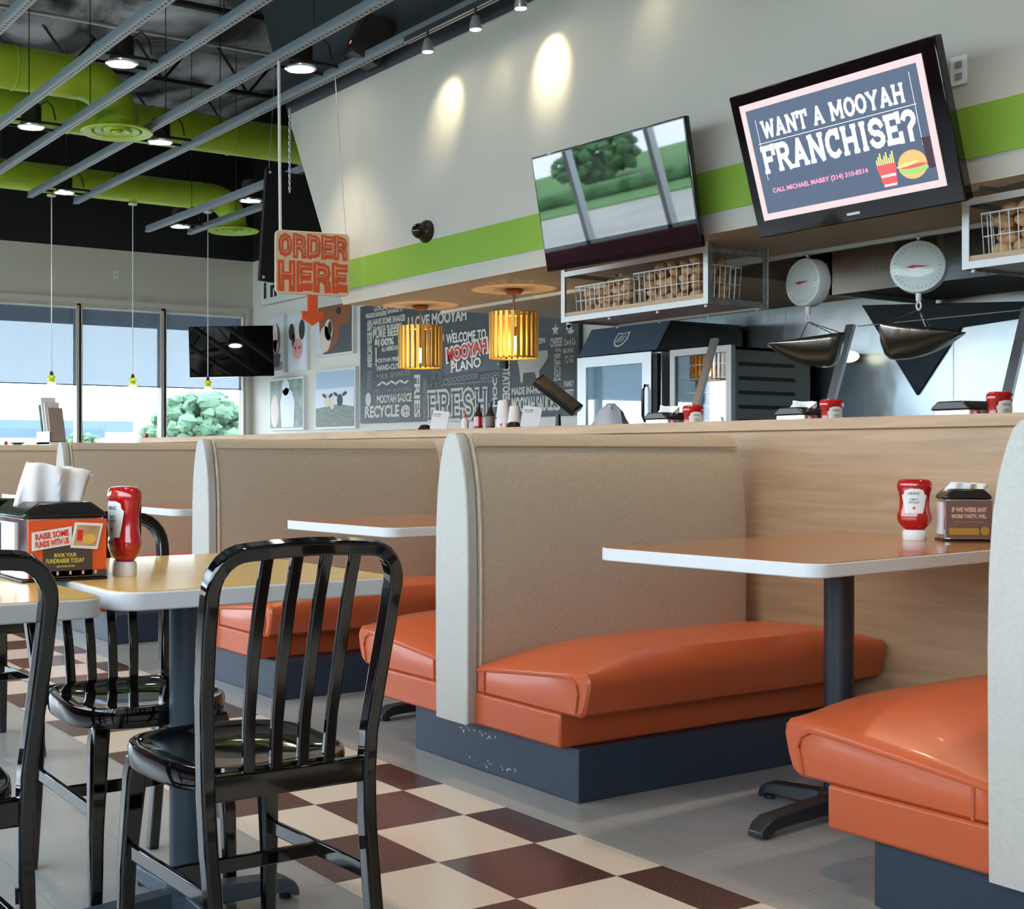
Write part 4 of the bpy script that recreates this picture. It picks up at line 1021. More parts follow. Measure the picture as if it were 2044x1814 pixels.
lettering('name_outline', [('MOOYAH', -.07, .180, .60, .150, 5)], 'text_white', wb, y=-.003, bold=.11)
lettering('name_lettering', [('MOOYAH', -.07, .180, .56, .115, 5)], 'text_red', wb, y=-.005, bold=.03)
for x in (-.30, .30): MB().tube([(x, .015, .352), (x, .015, .375)], .003, 6).build('hook', 'alu', wb)
MB().box(.385, -.002, 0, .45, .03, .352).build('edge', 'text_black', wb)
MB().lathe([(.008, 0), (.008, .004)], n=10, M=Matrix.Translation((.34, -.001, .31)) @ Matrix.Rotation(R(90), 4, 'X')).lathe([(.008, 0), (.008, .004)], n=10, M=Matrix.Translation((.36, -.001, .04)) @ Matrix.Rotation(R(90), 4, 'X')).build('bolt', 'frame_white', wb)

# ================================================================ bread-basket shelves under the soffit
def make_shelf(label, x0, x1, wood_shelf=True):
    t = T('hanging_shelf', label, 'shelf', (x0, 4.79, 2.05), group='white framed shelves hung under the soffit')
    L = x1 - x0; D = .43; z0 = -.305; b = .030
    mb = MB()
    for y in (0, D):
        mb.box(0, y, z0 + b, b, y + .004, 0).box(L - b, y, z0 + b, L, y + .004, 0).box(b, y + .0005, -.052, L - b, y + .0035, -.024).box(0, y, z0, L, y + .004, z0 + b)
    mb.build('front_frame', 'frame_white', t)
    for x, s_ in ((.001, 1), (L - .005, -1)):
        mb = MB()
        for y in (.005, D - b - .001): mb.box(x, y, z0 + b, x + .004, y + b, 0)
        mb.box(x, .005, z0 + .001, x + .004, D - .001, z0 + b).box(x + .0005, .005 + b, -.050, x + .0035, D - b - .001, -.026)
        mb.build('side_angle', 'galv', t)
    MB().box(.004, .006, z0 + .012, L - .004, D - .006, z0 + .032).build('shelf_board', 'shelf_brown', t)
    MB().box(.004, .006, z0 + .030, L - .004, .012, z0 + .052).build('wood_lip', 'cap_wood', t)
    mb = MB()
    for x in (.03, .33 * L, .66 * L, L - .04):
        for y in (.03, D - .03): mb.lathe([(.008, 0), (.008, .012)], (x, y, z0 - .012), 8)
    mb.build('bolt', 'frame_white', t)
    return t
make_shelf('hanging shelf with two wire baskets of potatoes, under the dark television', -5.548, -4.464)
make_shelf('hanging shelf at the right edge, cut off by the picture, under the lit television', -3.126, -2.0)
SHZ = 2.05 - .305 + .032
pot0 = None
def potatoes(x0, x1, y0, y1, z0, nx, ny, nz, lab, grp, seed, sc=1.0):
    global pot0
    rnd = random.Random(seed); n = 0
    for k in range(nz):
        for j in range(ny):
            for i in range(nx):
                x = x0 + (x1 - x0) * (i + .5 + .25 * (k % 2)) / (nx + .25) + rnd.uniform(-.006, .006)
                y = y0 + (y1 - y0) * (j + .5) / ny + rnd.uniform(-.006, .006)
                z = z0 + (.030 + k * .042) * sc + rnd.uniform(-.004, .006)
                rot = (rnd.uniform(-.5, .5), rnd.uniform(-.5, .5), rnd.uniform(0, 3.1))
                if k == nz - 1 and rnd.random() < .35: continue
                if pot0 is None:
                    mb = MB().sphere((0, 0, 0), .0275, 12, 9, (1.35, .95, .85))
                    for v in mb.v: v += Vector((.0035 * math.sin(90 * v.y + 1), .003 * math.sin(80 * v.x), .003 * math.sin(70 * v.x + 2)))
                    pot0 = mb.build('potato', 'potato_skin', smooth=True); o = pot0
                else: o = pot0.copy(); COL.objects.link(o)
                o.location = (x, y, z); o.rotation_euler = rot; o.scale = (sc, sc, sc); tag(o, lab, 'potato', grp)
def make_basket(label, x0, x1, y0, y1, z0, h, grp='wire potato baskets'):
    t = T('wire_basket', label, 'basket', ((x0 + x1) / 2, (y0 + y1) / 2, z0), group=grp)
    w, d = (x1 - x0) / 2, (y1 - y0) / 2
    mb = MB(); r = .0022
    nx = int((x1 - x0) / .036); ny = int((y1 - y0) / .036)
    for i in range(nx + 1):
        x = -w + 2 * w * i / nx
        for y in (-d, d): mb.tube([(x * .96, y * .96, .004), (x, y, h)], r, 5)
    for j in range(ny + 1):
        y = -d + 2 * d * j / ny
        for x in (-w, w): mb.tube([(x * .96, y * .96, .004), (x, y, h)], r, 5)
    for z, k in ((.004, .96), (h * .5, .98)): mb.tube([(-w * k, -d * k, z), (w * k, -d * k, z), (w * k, d * k, z), (-w * k, d * k, z)], r, 5, up=(0, 0, 1), closed=True)
    for i in range(0, nx + 1, 2): mb.tube([((-w + 2 * w * i / nx) * .96, -d * .96, .004), ((-w + 2 * w * i / nx) * .96, d * .96, .004)], r, 5)
    mb.build('wire_sides', 'frame_white', t)
    MB().tube([(-w, -d, h), (w, -d, h), (w, d, h), (-w, d, h)], .004, 6, up=(0, 0, 1), closed=True).build('rim', 'frame_white', t)
    return t
make_basket('wire basket of reddish potatoes, left one on the long hanging shelf', -5.44, -5.02, 4.80, 5.10, SHZ, .155)
make_basket('wire basket heaped with potatoes, right one on the long hanging shelf', -4.985, -4.53, 4.80, 5.10, SHZ, .175)
make_basket('wire basket with larger golden potatoes on the shelf at the right edge', -3.05, -2.6, 4.80, 5.10, SHZ, .18)
potatoes(-5.42, -5.04, 4.815, 5.085, SHZ, 5, 3, 4, 'brown potato in the left basket of the long hanging shelf', 'potatoes in the left basket', 1)
potatoes(-4.965, -4.55, 4.815, 5.085, SHZ, 5, 3, 5, 'brown potato in the right basket of the long hanging shelf', 'potatoes in the right basket', 2)
potatoes(-3.03, -2.62, 4.815, 5.085, SHZ, 5, 3, 4, 'large golden potato in the basket at the right edge of the picture', 'potatoes in the edge basket', 3, 1.22)

# ================================================================ hanging scales
def make_scale(label, x, y, face, px, pyaw, ptilt, zt=2.035, drop=.0):
    t = T('hanging_scale', label, 'scale', (x, y, zt), group='white hanging dial scales with metal scoops')
    mb = MB()
    for i in range(4): mb.tube([(.007 * math.cos(a) * (i % 2), .007 * math.cos(a) * ((i + 1) % 2), -.010 - i * .014 + .010 * math.sin(a)) for a in [2 * math.pi * q / 8 for q in range(8)]], .0025, 5, up=(.9, .8, .1), closed=True)
    mb.build('hook_chain', 'chrome', t)
    zc = -.150 - drop; Rd = .122
    F = Matrix.Translation((0, 0, zc)) @ Matrix.Rotation(face, 4, 'Z') @ Matrix.Rotation(R(90), 4, 'X')
    MB().lathe([(Rd * .92, -.045), (Rd, -.035), (Rd, .03), (Rd * .97, .036), (Rd * .92, .038)], n=48, M=F).tube([(0, 0, -.055), (.02, 0, zc + Rd), ], .006, 6).tube([(0, 0, -.055), (-.02, 0, zc + Rd)], .006, 6).build('dial_housing', 'white_paint', t, smooth=True)
    MB().lathe([(0, .0385), (Rd * .90, .0385)], n=40, M=F, cap=False).build('dial_face', 'label_white', t)
    mb = MB()
    for i in range(32):
        a = 2 * math.pi * i / 32; L = .010 if i % 4 else .018
        mb.add([F @ Vector((rr * math.cos(a) + q * math.sin(a), rr * math.sin(a) - q * math.cos(a), .0392)) for rr, q in ((Rd * .86, -.0008), (Rd * .86, .0008), (Rd * .86 - L, .0008), (Rd * .86 - L, -.0008))], [(0, 1, 2, 3)])
    mb.build('tick_marks', 'text_black', t)
    MB().add([F @ Vector(p) for p in ((-.05, 0, .041), (-.02, .008, .041), (.05, .001, .041), (-.02, -.008, .041))], [(0, 1, 2, 3)]).build('needle', 'text_red', t)
    MB().lathe([(Rd * .93, .039), (Rd * .80, .046), (Rd * .4, .052), (.001, .054)], n=36, M=F, cap=False).build('lens', 'guard_glass', t, smooth=True)
    zb = zc - Rd
    MB().lathe([(.012, zb + .012), (.014, zb - .01), (.013, zb - .035), (.008, zb - .042)], n=16).tube([(.012 * math.cos(a), 0, zb - .058 + .018 * math.sin(a)) for a in [2 * math.pi * q / 12 for q in range(12)]], .0045, 6, up=(0, 1, 0), closed=True).build('lower_hook', 'white_paint', t, smooth=True)
    # scoop, hung on three chains
    zh = zb - .078; zs = zh - .105
    M = Matrix.Translation((px, 0, zs)) @ Matrix.Rotation(pyaw, 4, 'Z') @ Matrix.Rotation(ptilt, 4, 'Y')
    vs = []; fs = []; n = 20; m = 14
    for i in range(m + 1):
        s = i / m
        for j in range(n + 1):
            a = math.pi * (j / n)
            wd = .105 * (1 - .45 * s ** 3) * (.80 + .20 * min(1, s / .12))
            dp = .165 * (.55 + .45 * math.sqrt(min(1, s / .16))) * (1 - .96 * s ** 2.4)
            vs.append(M @ Vector((-.175 + .37 * s + .02 * math.sin(a) * (1 - s), -wd * math.cos(a), -dp * math.sin(a) + .02)))
    for i in range(m):
        for j in range(n): fs.append((i * (n + 1) + j, i * (n + 1) + j + 1, (i + 1) * (n + 1) + j + 1, (i + 1) * (n + 1) + j))
    fs.append(tuple(range(n + 1)))
    o = MB().add(vs, fs).build('scoop', 'pan_steel', t, smooth=True, solid=.0022)
    for cx, cy in ((-.15, -.095), (-.15, .095), (.04, -.11), (.04, .11)):
        q = M @ Vector((cx, cy, .02)); mb = MB()
        p = Vector((0, 0, zh)); d = (q - p); k = 14
        for i in range(k):
            c = p + d * (i + .5) / k
            mb.tube([c - d * .30 / k, c + d * .30 / k], .0026 if i % 2 else .0036, 5)
        mb.tube([p, q], .0012, 4)
        mb.build('scoop_chain', 'chrome', o)
    return t
make_scale('round white dial scale facing the room with a scoop, right one of the pair', -3.775, 5.45, R(27), .0, R(38), R(9))
make_scale('round white dial scale turned aside with a tilted scoop, left one of the pair', -4.405, 5.45, R(-8), .0, R(222), R(7))

# ================================================================ counters and kitchen
tag(MB().box(-5.9, 3.92, .99, XR, 4.25, 1.03).build('bar_ledge', 'cap_wood', bevel=.003), 'wooden eating ledge behind the knee wall holding napkin dispensers', 'ledge')
ct = T('order_counter', 'order counter with cups and card stands behind the knee wall', 'counter', (-7.0, 5.3, 0)); MB().box(-1.2, -.34, 0, 1.0, .34, 1.12).build('body', 'laminate_wood', ct); MB().box(-1.23, -.37, 1.12, 1.03, .37, 1.165).build('worktop', 'edge_white', ct, bevel=.004)
ct = T('prep_counter', 'stainless prep counter behind the slanted glass guards', 'counter', (-4.6, 6.1, 0)); MB().box(-3.0, -.42, 0, 3.0, 1.3, 1.06).build('body', 'stainless', ct)
# rotisserie oven
ov = T('rotisserie_oven', 'glass-door oven with a blue shield-marked hood', 'oven', (-7.02, 6.6, 1.06))
MB().box(-.42, .02, 0, .42, .80, .68).build('body', 'alu', ov, bevel=.01)
d = MB().box(-.415, -.02, .0, .36, .02, .08).box(-.415, -.02, .60, .36, .02, .675).box(-.415, -.02, .08, -.32, .02, .60).box(.27, -.02, .08, .36, .02, .60).build('door', 'alu', ov)
MB().box(-.32, -.008, .08, .27, .004, .60).build('door_glass', 'display_glass', d)
MB().tube([(.315, -.03, .18), (.315, -.055, .22), (.315, -.055, .40), (.315, -.03, .44)], .012, 8).build('door_handle', 'plastic_black', d, smooth=True)
MB().box(.375, -.015, .05, .415, .02, .66).build('control_strip', 'steel_black', ov)
hd = MB().prism([(-.01, .685), (.85, .685), (.85, .90), (.13, .90)], -.42, .40, 'x').build('hood', 'oven_blue', ov)
MB().prism([(-.0, .69), (.84, .69), (.84, .86), (.13, .895)], .40, .425, 'x').build('hood_side', 'plastic_black', hd)
Mh = Matrix.Translation((-.02, .058, .792)) @ Matrix.Rotation(-math.atan2(.14, .215), 4, 'X')
MB().add([Mh @ Vector((a, -.004, b)) for a, b in ((-.065, .065), (0, .055), (.065, .065), (.070, -.01), (.045, -.055), (0, -.075), (-.045, -.055), (-.070, -.01))], [tuple(range(8))]).build('shield_mark', 'frame_white', hd)
MB().add([Mh @ Vector((a, -.006, b)) for a, b in ((-.052, .050), (0, .042), (.052, .050), (.056, -.008), (.036, -.044), (0, -.060), (-.036, -.044), (-.056, -.008))], [tuple(range(8))]).build('shield_field', 'oven_blue', hd)
mb = MB()
for q in (-.025, .0, .025): mb.add([Mh @ Vector((a, -.008, b)) for a, b in ((q - .018, -.026), (q - .008, -.032), (q + .018, .026), (q + .008, .032))], [(0, 1, 2, 3)])
mb.build('shield_strokes', 'frame_white', hd)
mb = MB()
for z in (.14, .28, .42): mb.box(-.30, .10, z, .25, .60, z + .008)
mb.build('rack', 'chrome', ov)
MB().box(-.30, .62, .08, .25, .63, .60).build('back_lining', 'stainless_dark', ov)
for x, lab in ((-.16, 'pale bun lying on the blue oven hood, left one'), (-.02, 'pale bun lying on the blue oven hood, right one')):
    o = MB().lathe([(.055, 0), (.068, .018), (.060, .045), (.035, .062), (.004, .068)], n=20).build('bread_bun', 'sign_cream', smooth=True, loc=(-7.02 + x * 1.3 + .10, 6.95, 1.96)); tag(o, lab, 'bun', 'buns on the oven hood')
# baking cabinet with louvred side
cb = T('baking_cabinet', 'white-framed glass cabinet with dark louvred side beside the oven', 'cabinet', (-6.20, 6.6, 1.06))
MB().box(-.28, .02, 0, -.26, .78, .66).box(.25, .02, 0, .27, .78, .66).box(-.28, .76, 0, .27, .78, .66).box(-.28, .02, .64, .27, .78, .66).box(-.28, .02, 0, .27, .78, .02).build('body', 'rack_grey', cb)
MB().box(-.28, -.02, .0, -.235, .02, .67).box(.225, -.02, .0, .27, .02, .67).box(-.235, -.02, .625, .225, .02, .67).box(-.235, -.02, 0, .225, .02, .03).build('door_frame', 'frame_white', cb)
MB().box(-.235, -.004, .03, .225, .004, .625).build('door_glass', 'display_glass', cb)
mb = MB()
for i in range(6): mb.box(-.24, .05, .08 + i * .095, .24, .70, .088 + i * .095)
mb.build('tray', 'stainless', cb)
mb = MB()
for i in range(6): mb.box(.268, .05, .06 + i * .095, .274, .60, .085 + i * .095)
mb.build('louvre', 'text_black', cb)
ln = 0
for i in range(5):
    for j in range(3):
        o = MB().lathe([(.02, 0), (.058, .012), (.062, .03), (.035, .052), (.004, .058)], n=14, sx=1.15).build('bread_loaf', 'potato_skin', smooth=True, loc=(-6.35 + j * .15, 6.75, 1.06 + .090 + i * .095)); tag(o, 'brown loaf on a tray inside the white-framed cabinet', 'loaf', 'loaves in the baking cabinet')
# exhaust hood
REFL = [(-5.60 + 5.06, .055), (-4.45 + 5.06, -.035), (-4.45 + 5.06, -.13), (-4.885 + 5.06, -.155), (-5.19 + 5.06, -.565)]  # outline of the reflected hood on the wall
hd = T('exhaust_hood', 'large stainless exhaust hood above the kitchen at the right', 'hood', (-5.06, 6.45, 1.955))
MB().box(0, 0, .0, 4.6, .02, 1.3).box(0, 0, 0, .02, 1.0, 1.3).build('canopy', 'stainless_hood', hd)
MB().box(.02, .02, .03, 4.6, 1.0, .05).build('underside', 'text_black', hd)
MB().box(.9, .93, -.05, 4.6, 1.02, .0).build('drip_rim', 'stainless', hd)
mb = MB()
for x in (.45, .75, 1.05): mb.box(x, -.004, .0, x + .25, 0, 1.2)
mb.build('panel', 'stainless', hd)
MB().prism(REFL[::-1], 1.020, 1.037, 'y').build('painted_reflection', 'reflection_teal', hd)  # added dark sheet on the wall, painting in the hood's reflection
# slanted guards
pg = None
for x, lab in ((-5.535, 'slanted grey guard post before the white-framed cabinet'), (-4.566, 'slanted grey guard post behind the left scoop'), (-3.575, 'slanted grey guard post at the right, behind the ketchup on the ledge'), (-2.58, 'slanted grey guard post beyond the right edge')):
    if pg is None:
        pg = T('guard_post', lab, 'post', (x, 5.745, 1.0605), group='slanted posts of the glass guard')
        MB().bar((0, 0, 0), (0, .255, .65), .050, .022, up=(0, -1, .3)).build('profile', 'alu', pg); MB().box(-.04, -.04, 0, .04, .05, .012).build('foot_plate', 'alu', pg)
        MB().box(.024, -.002, .0, .029, .01, .02).build('bolt', 'steel_black', pg)
    else: dup(pg, (x, 5.745, 1.0605), 0, lab)
for i, (x0, x1, lab) in enumerate(((-4.53, -3.61, 'slanted glass guard pane between the two scale scoops'), (-3.54, -2.62, 'slanted glass guard pane at the right edge'))):
    t = T('guard_glass', lab, 'glass panel', (x0, 5.76, 1.08), group='glass guard panes')
    MB().add([(0, 0, 0), (x1 - x0, 0, 0), (x1 - x0, .243, .62), (0, .243, .62), (0, .006, -.002), (x1 - x0, .006, -.002), (x1 - x0, .249, .618), (0, .249, .618)], [(0, 1, 2, 3), (7, 6, 5, 4), (0, 4, 5, 1), (2, 6, 7, 3), (1, 5, 6, 2), (0, 3, 7, 4)]).build('pane', 'guard_glass', t)
    MB().tube([(0, .247, .622), (x1 - x0, .247, .622)], .003, 6).build('edge', 'alu', t)
wl = T('wall_lamp', 'pale glowing utensil light on the stainless wall beside the left scoop', 'lamp', (-5.66, 7.47, 1.66)); MB().box(-.02, -.10, -.03, .02, 0, .03).build('arm', 'steel_black', wl); MB().sphere((.05, -.12, 0), .05, 14, 10, (1.5, 1, .8)).build('globe', 'cheese_pale', wl, smooth=True)

# ---------------------------------------------------------------- small goods
def make_ketchup(label, x, y, z, rz, group='red ketchup bottles standing on their caps', label_side=True):
    t = T('ketchup_bottle', label, 'bottle', (x, y, z), rz, group)
    MB().lathe([(.031, 0), (.033, .003), (.033, .024), (.030, .030)], n=28, sy=.66).build('cap', 'cap_white', t, smooth=True)
    prof = [(.024, .030), (.032, .036), (.044, .050), (.0485, .064), (.048, .074), (.0435, .088), (.0415, .105), (.0415, .125), (.043, .140), (.0475, .152), (.049, .166), (.046, .176), (.038, .182), (.012, .184)]
    MB().lathe(prof, n=36, sy=.62).build('body', 'ketchup_red', t, smooth=True)
    o = None
    for s in (-1, 1):
        def yy(a): return s * (.0425 * .62 * math.sqrt(max(0, 1 - (a / .0425) ** 2)) + .0035)
        mb = MB(); outline = [(-.027, .148), (.027, .148), (.030, .138), (.034, .134), (.030, .105), (.024, .080), (-.024, .080), (-.030, .105), (-.034, .134), (-.030, .138)]
        rows = [(.080, .024), (.105, .029), (.134, .033), (.139, .028), (.149, .026), (.154, .015)]
        vs = []; n = 8
        for zz, hw in rows:
            for i in range(n + 1):
                a = -hw + 2 * hw * i / n; vs.append((a, yy(a), zz))
        fs = [(r * (n + 1) + i, r * (n + 1) + i + 1, (r + 1) * (n + 1) + i + 1, (r + 1) * (n + 1) + i) for r in range(len(rows) - 1) for i in range(n)]
        o = mb.add(vs, fs).build('label', 'label_white', t, smooth=True)
        its = [('HEINZ', 0, .140, .032, .007), ('TOMATO', 0, .122, .024, .006), ('KETCHUP', 0, .113, .028, .006)]
        M = lettering('label_text', [(a, b * 1, c, d, e) for a, b, c, d, e in its], 'text_black', o, y=0, bold=.01)
        for v in M.data.vertices:
            q = v.co.x; v.co.y = yy(q) + s * .0006
            if s > 0: v.co.x = -q
        MB().add([(a, yy(a) + s * .0006, c) for a, c in ell(0, .096, .004, .0045, 12)], [tuple(range(12))]).build('tomato_mark', 'text_red', o)
    return t
def make_dispenser(label, x, y, z, rz, style, w=.175, d=.125, h=.125, tuft=.05, group='napkin dispensers'):
    t = T('napkin_dispenser', label, 'dispenser', (x, y, z), rz, group)
    W, D = w / 2, d / 2
    MB().box(-W, -D, 0, W, D, .006).build('base', 'plastic_black', t, bevel=.002)
    MB().prism([(a, b) for a, b in rrect(w - .006, d - .006, .018)], .006, h).build('body', 'chrome', t, bevel=.002)
    MB().prism([(-W, h), (W, h), (W * .92, h + .012), (W * .62, h + .030), (-W * .62, h + .030), (-W * .92, h + .012)], -D, D, 'y').build('lid', 'plastic_black', t, bevel=.005)
    # napkins in the side slots
    MB().box(-W - .001, -D * .55, .02, -W + .006, D * .55, h - .01).build('napkin_stack', 'paper_white', t)
    if tuft:
        vs = []; nx, nz = 16, 10; rnd = random.Random(int(abs(x) * 100))
        for lay in range(2):
            for k in range(nz + 1):
                for i in range(nx + 1):
                    u = i / nx; v = k / nz
                    a = -W * (.80 - .14 * v) + 2 * W * (.74 + .06 * v) * u + v * .010
                    b = (lay - .5) * .020 * (1 - .3 * v) + .013 * math.sin(7 * u + 2.2 * v + lay) * v + .006 * math.sin(17 * u + lay * 2 + 3 * v)
                    zz = h + .020 + tuft * v * (1.0 - .22 * u ** 2 + .05 * math.sin(9 * u + lay * 1.5))
                    vs.append((a, b, zz))
        fs = []
        for lay in range(2):
            o0 = lay * (nx + 1) * (nz + 1)
            for k in range(nz):
                for i in range(nx): q = o0 + k * (nx + 1) + i; fs.append((q, q + 1, q + nx + 2, q + nx + 1))
        MB().add(vs, fs).build('napkin', 'paper_white', t, smooth=True, solid=.0008)
    if style == 'orange':
        sl = MB().box(-W - .004, .035, .040, -W - .001, .078, .112).build('side_label', 'plinth_navy', t)
        lt = lettering('side_lettering', [('up', -.0565, .060, .034, .022)], 'label_white', sl, y=-.001, bold=.03); lt.rotation_euler = (0, 0, R(-90)); lt.location = (-W - .0045, 0, 0)
        c = MB().box(-W + .012, -D - .003, .008, W - .004, -D + .002, h - .004).build('card', 'card_orange', t)
        MB().box(-W + .040, -D - .0045, .010, W - .034, -D - .003, h - .022).build('card_center', 'card_brown', c)
        MB().box(-W + .014, -D - .0045, .008, W - .004, -D - .003, .021).build('card_footer', 'card_brown', c)
        for i in range(4): MB().box(-.01 + i * .026 - .01, -D - .006, .013, -.006 + i * .026 - .01, -D - .0045, .020).build('dot', 'text_peach', c)
        MB().prism([(-W + .018, .062), (-W + .098, .072), (-W + .098, .108), (-W + .018, .098)][::-1], -D - .0065, -D - .005, 'y').build('slogan_plate', 'label_white', c)
        lettering('slogan', [('RAISE SOME', -W + .058, .0925, .068, .0125, 7), ('FUNDS WITH US', -W + .058, .077, .068, .0125, 7)], 'text_red', c, y=-D - .0072, bold=.04)
        MB().prism([(W - .080, .066), (W - .024, .061), (W - .012, .112), (W - .070, .116)][::-1], -D - .0065, -D - .005, 'y').build('photo_border', 'label_white', c)
        ph = MB().prism([(W - .075, .071), (W - .028, .067), (W - .018, .107), (W - .066, .111)][::-1], -D - .0072, -D - .0065, 'y').build('photo', 'potato_skin', c)
        MB().prism(ell(W - .042, .082, .014, .010)[::-1], -D - .008, -D - .0072, 'y').build('burger', 'burger_print', c)
        MB().prism([(W - .067, .080), (W - .056, .079), (W - .054, .100), (W - .066, .101)][::-1], -D - .008, -D - .0072, 'y').build('fries_cup', 'text_red', c)
        lettering('invitation', [('BOOK YOUR', -.002, .052, .045, .0075), ('FUNDRAISER TODAY', -.002, .041, .078, .009), ('MOOYAH.COM', -.002, .030, .036, .004)], 'text_yellow', c, y=-D - .0055, bold=.03)
    elif style == 'mocha':
        c = MB().box(-W + .004, -D - .003, .010, W - .004, -D + .002, h - .004).build('card', 'card_mocha', t)
        lettering('slogan', [('IF WE WERE ANY', 0, .094, w * .72, .014), ('MORE TASTY, WE..', 0, .074, w * .72, .014)], 'text_peach', c, y=-D - .004, bold=.05)
        lettering('small_print', [('MOOYAH.COM/FRANCHISE', 0, .058, w * .60, .004)], 'text_gold', c, y=-D - .004)
        MB().box(-W + .012, -D - .0045, .020, W - .040, -D - .003, .040).build('gold_band', 'text_gold', c)
        MB().prism(ell(W - .024, .032, .012, .013)[::-1], -D - .0045, -D - .003, 'y').build('burger_mark', 'text_gold', c)
    return t
make_ketchup('red ketchup bottle beside the orange-carded napkin dispenser on the honey table', -2.505, .990, .7565, R(8))
make_dispenser('napkin dispenser with an orange RAISE SOME FUNDS card on the honey tables', -2.5525, .846, .7565, R(90), 'orange', d=.20, tuft=.085)
make_ketchup('red ketchup bottle with white label on the brown booth table', -2.425, 3.480, .7495, R(33))
make_dispenser('napkin dispenser with brown card beside the ketchup on the booth table', -2.325, 3.570, .7495, R(50), 'mocha', w=.135, d=.10, h=.125, tuft=.028)
for x, kx, tf, a in ((-4.00, -3.865, .04, 'leftmost of the three on the ledge'), (-3.30, -3.175, .035, 'middle one of the three on the ledge'), (-2.635, -2.515, 0, 'right one of the three on the ledge')):
    make_dispenser('napkin dispenser standing behind the knee wall cap, ' + a, x, 4.04, 1.0305, R(-8), 'plain', w=.16, d=.12, h=.125, tuft=tf)
    make_ketchup('ketchup bottle peeking over the knee wall cap, ' + a, kx, 4.06, 1.0305, R(75))
# point of sale display, card stands, cups, bottles on the order counter
ps = T('order_display', 'tilted olive-backed order display on the counter', 'display', (-6.42, 5.52, 1.1655))
MB().lathe([(.09, 0), (.085, .012), (.02, .02), (.016, .10)], n=24).build('stand', 'plastic_black', ps, smooth=True)
M = Matrix.Translation((0, 0, .235)) @ Matrix.Rotation(R(33), 4, 'Z') @ Matrix.Rotation(R(38), 4, 'Y') @ Matrix.Rotation(R(-62), 4, 'X')
MB().box(-.17, -.012, -.055, .17, .035, .055, M).build('casing', 'plastic_black', ps, bevel=.004)
MB().box(-.155, -.016, -.045, .155, -.010, .045, M).build('screen', 'screen_olive', ps)
for x, lab in ((-7.285, 'white printed card stand left of the cups and bottles'), (-6.30, 'white printed card stand right of the paper cups')):
    t = T('card_stand', lab, 'card stand', (x, 5.18, 1.176), R(40), 'white card stands on the order counter')
    M = Matrix.Rotation(R(-12), 4, 'X') @ Matrix.Rotation(R(8), 4, 'Y')
    MB().box(-.06, -.003, .0, .06, .003, .135, M).build('card', 'paper_white', t)
    lettering('printing', [('WELCOME', 0, .108, .055, .009), ('HOW CAN WE HELP', 0, .095, .045, .006)], 'text_black', t, y=-.022, bold=.02)
    MB().lathe([(.045, 0), (.05, .02), (.03, .045), (.005, .05)], (-.11, .06, -.010), 14).build('card_reader', 'plastic_black', t, smooth=True)
def cup_stack(lab, x, h, n):
    t = T('paper_cup_stack', lab, 'cups', (x, 5.26, 1.1655), R(52), group='stacks of white and red paper cups')
    for i in range(n):
        z = i * (h - .11) / max(1, n - 1)
        MB().lathe([(.043, z), (.045, z + .004), (.032, z + .105), (.026, z + .11)], n=24).build('cup', 'paper_white', t, smooth=True)
    mb = MB().add([((.0458 - .0125 * q / .105 * 1.0) * math.sin(a), -(.0458 - .0125 * q / .105) * math.cos(a), q) for q, a in [(.02 + .055 * abs(math.sin(k * .9)) ** 1, -1.1 + k * .2) for k in range(12)]], [])
    vs = []
    for k in range(13):
        a = -1.1 + k * .18; m = .05 + .022 * math.sin(k * 1.1)
        for q in (m - .008, m + .008):
            r = .0452 - .0125 * q / .105 + .0012; vs.append((r * math.sin(a), -r * math.cos(a), q))
    MB().add(vs, [(2 * k, 2 * k + 2, 2 * k + 3, 2 * k + 1) for k in range(12)]).build('red_print', 'text_red', t, smooth=True)
    return t
cup_stack('taller stack of white paper cups with red print on the order counter', -6.665, .195, 3)
cup_stack('shorter stack of white paper cups with red print on the order counter', -6.545, .155, 2)
for x, m, lab in ((-6.93, 'ketchup_red', 'slim sauce bottle with red label next to the cup stacks'), (-6.80, 'card_mocha', 'slim sauce bottle with brown label next to the cup stacks')):
    t = T('sauce_bottle', lab, 'bottle', (x, 5.26, 1.1655), group='slim sauce bottles')
    MB().lathe([(.030, 0), (.031, .01), (.031, .10), (.014, .135), (.013, .16)], n=20).build('body', 'bronze_dark', t, smooth=True)
    MB().lathe([(.0318, .03), (.0318, .095)], n=20, cap=False).build('label', m, t, smooth=True)
    MB().lathe([(.015, .158), (.015, .182), (.012, .185)], n=14).build('cap', 'plastic_black', t)
t = T('squeeze_bottle', 'small white and orange squeeze bottle behind the left card stand', 'bottle', (-7.08, 5.26, 1.1655)); MB().lathe([(.025, 0), (.026, .07), (.012, .09)], n=16).build('body', 'paper_white', t, smooth=True); MB().lathe([(.012, .088), (.006, .12)], n=12).build('nozzle', 'sign_orange', t)
t = T('register_mat', 'dark ribbed mat at the left end of the order counter', 'mat', (-7.75, 5.2, 1.1655)); MB().box(-.22, -.1, 0, .22, .1, .014).build('pad', 'steel_black', t)
mb = MB()
for i in range(16): mb.box(-.21 + i * .027, -.1, .014, -.20 + i * .027, .1, .018)
mb.build('ribs', 'alu', t)
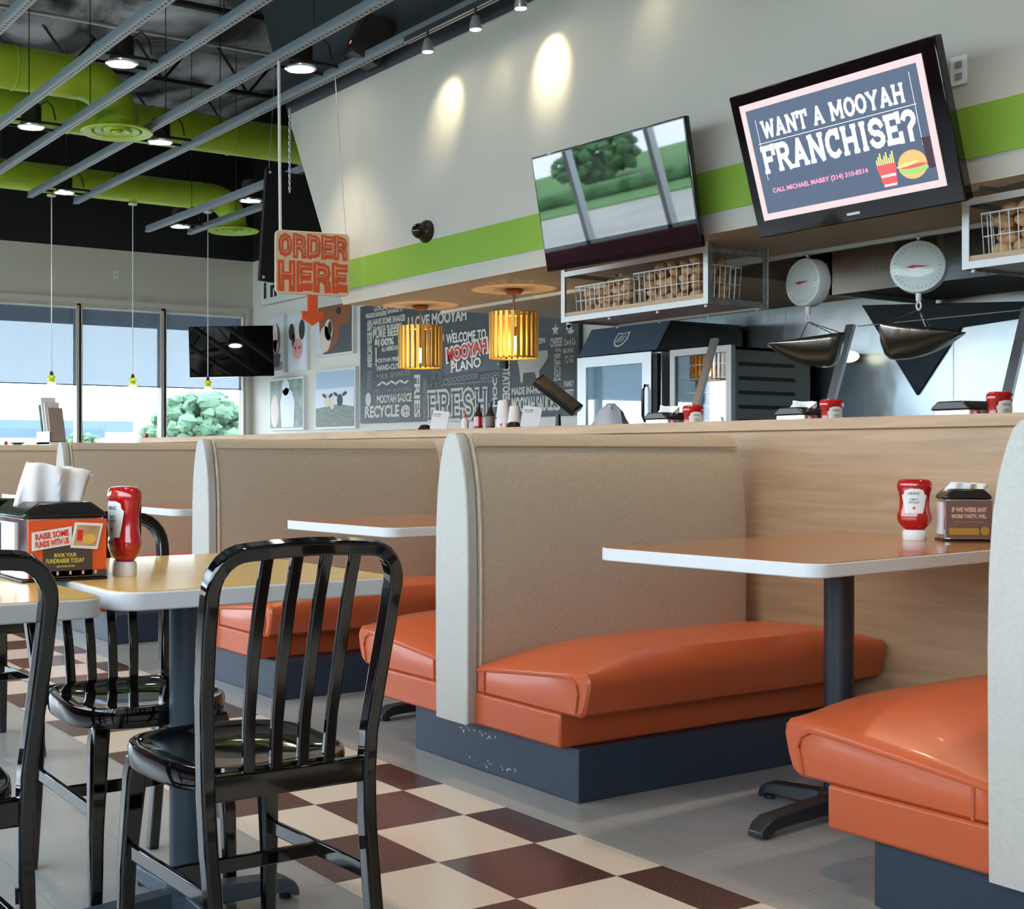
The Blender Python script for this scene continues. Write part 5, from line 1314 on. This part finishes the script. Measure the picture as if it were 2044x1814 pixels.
t = T('plastic_bag', 'pale translucent bag slumped between the display and the oven', 'bag', (-6.30, 5.86, 1.075)); mb = MB().lathe([(.10, 0), (.13, .05), (.12, .13), (.07, .22), (.03, .26)], n=18)
rn = random.Random(4)
for v in mb.v: v += Vector((rn.uniform(-.012, .012), rn.uniform(-.012, .012), rn.uniform(-.008, .008)))
mb.build('bag_body', 'photo_pale', t, smooth=True)

# far white counter with leaning menus
ct = T('service_counter', 'white-topped counter with wood front at the far end by the windows', 'counter', (-12.6, 3.95, 0))
MB().box(-1.4, -.2, 0, 1.42, .2, 1.055).build('body', 'laminate_wood', ct); MB().box(-1.45, -.24, 1.055, 1.46, .24, 1.10).build('worktop', 'edge_white', ct, bevel=.004)
mh = T('menu_holder', 'white holder on the far counter', 'holder', (-11.72, 3.92, 1.1005)); MB().box(-.24, -.08, 0, .16, .08, .02).box(-.24, -.08, 0, .14, -.075, .12).build('tray', 'photo_pale', mh)
m0 = None
for i, (m, h, lab) in enumerate((('photo_green', .37, 'bluish menu booklet, first of the leaning row on the far counter'), ('photo_pale', .44, 'pale menu booklet, tallest of the leaning row'), ('cow_cream', .39, 'cream menu booklet in the leaning row'), ('shelf_tan', .33, 'brown menu booklet, last and shortest of the leaning row'))):
    o = MB().box(0, -.07, 0, .026, .07, h, Matrix.Rotation(R(-19), 4, 'Y')).build('menu_booklet', m, loc=(-11.86 + i * .085, 3.93, 1.122)); tag(o, lab, 'menu', 'menus leaning in the far holder')
o = MB().sphere((0, 0, 0), .022, 12, 8).build('red_cap', 'ketchup_red', smooth=True, loc=(-13.15, 3.9, 1.122)); tag(o, 'tiny red ball-shaped bottle top on the far white counter', 'bottle top')
t = T('oval_dish', 'small dark oval dish on the far white counter', 'dish', (-12.75, 3.9, 1.1005)); MB().lathe([(.05, 0), (.11, .02), (.12, .026), (.10, .022)], n=24, sy=.6).build('dish', 'plinth_navy', t, smooth=True)
o = MB().sphere((0, 0, 0), .018, 12, 8).build('red_cap', 'ketchup_red', smooth=True, loc=(-9.17, 3.80, 1.151)); tag(o, 'tiny red bottle top at the far end of the wood cap', 'bottle top')
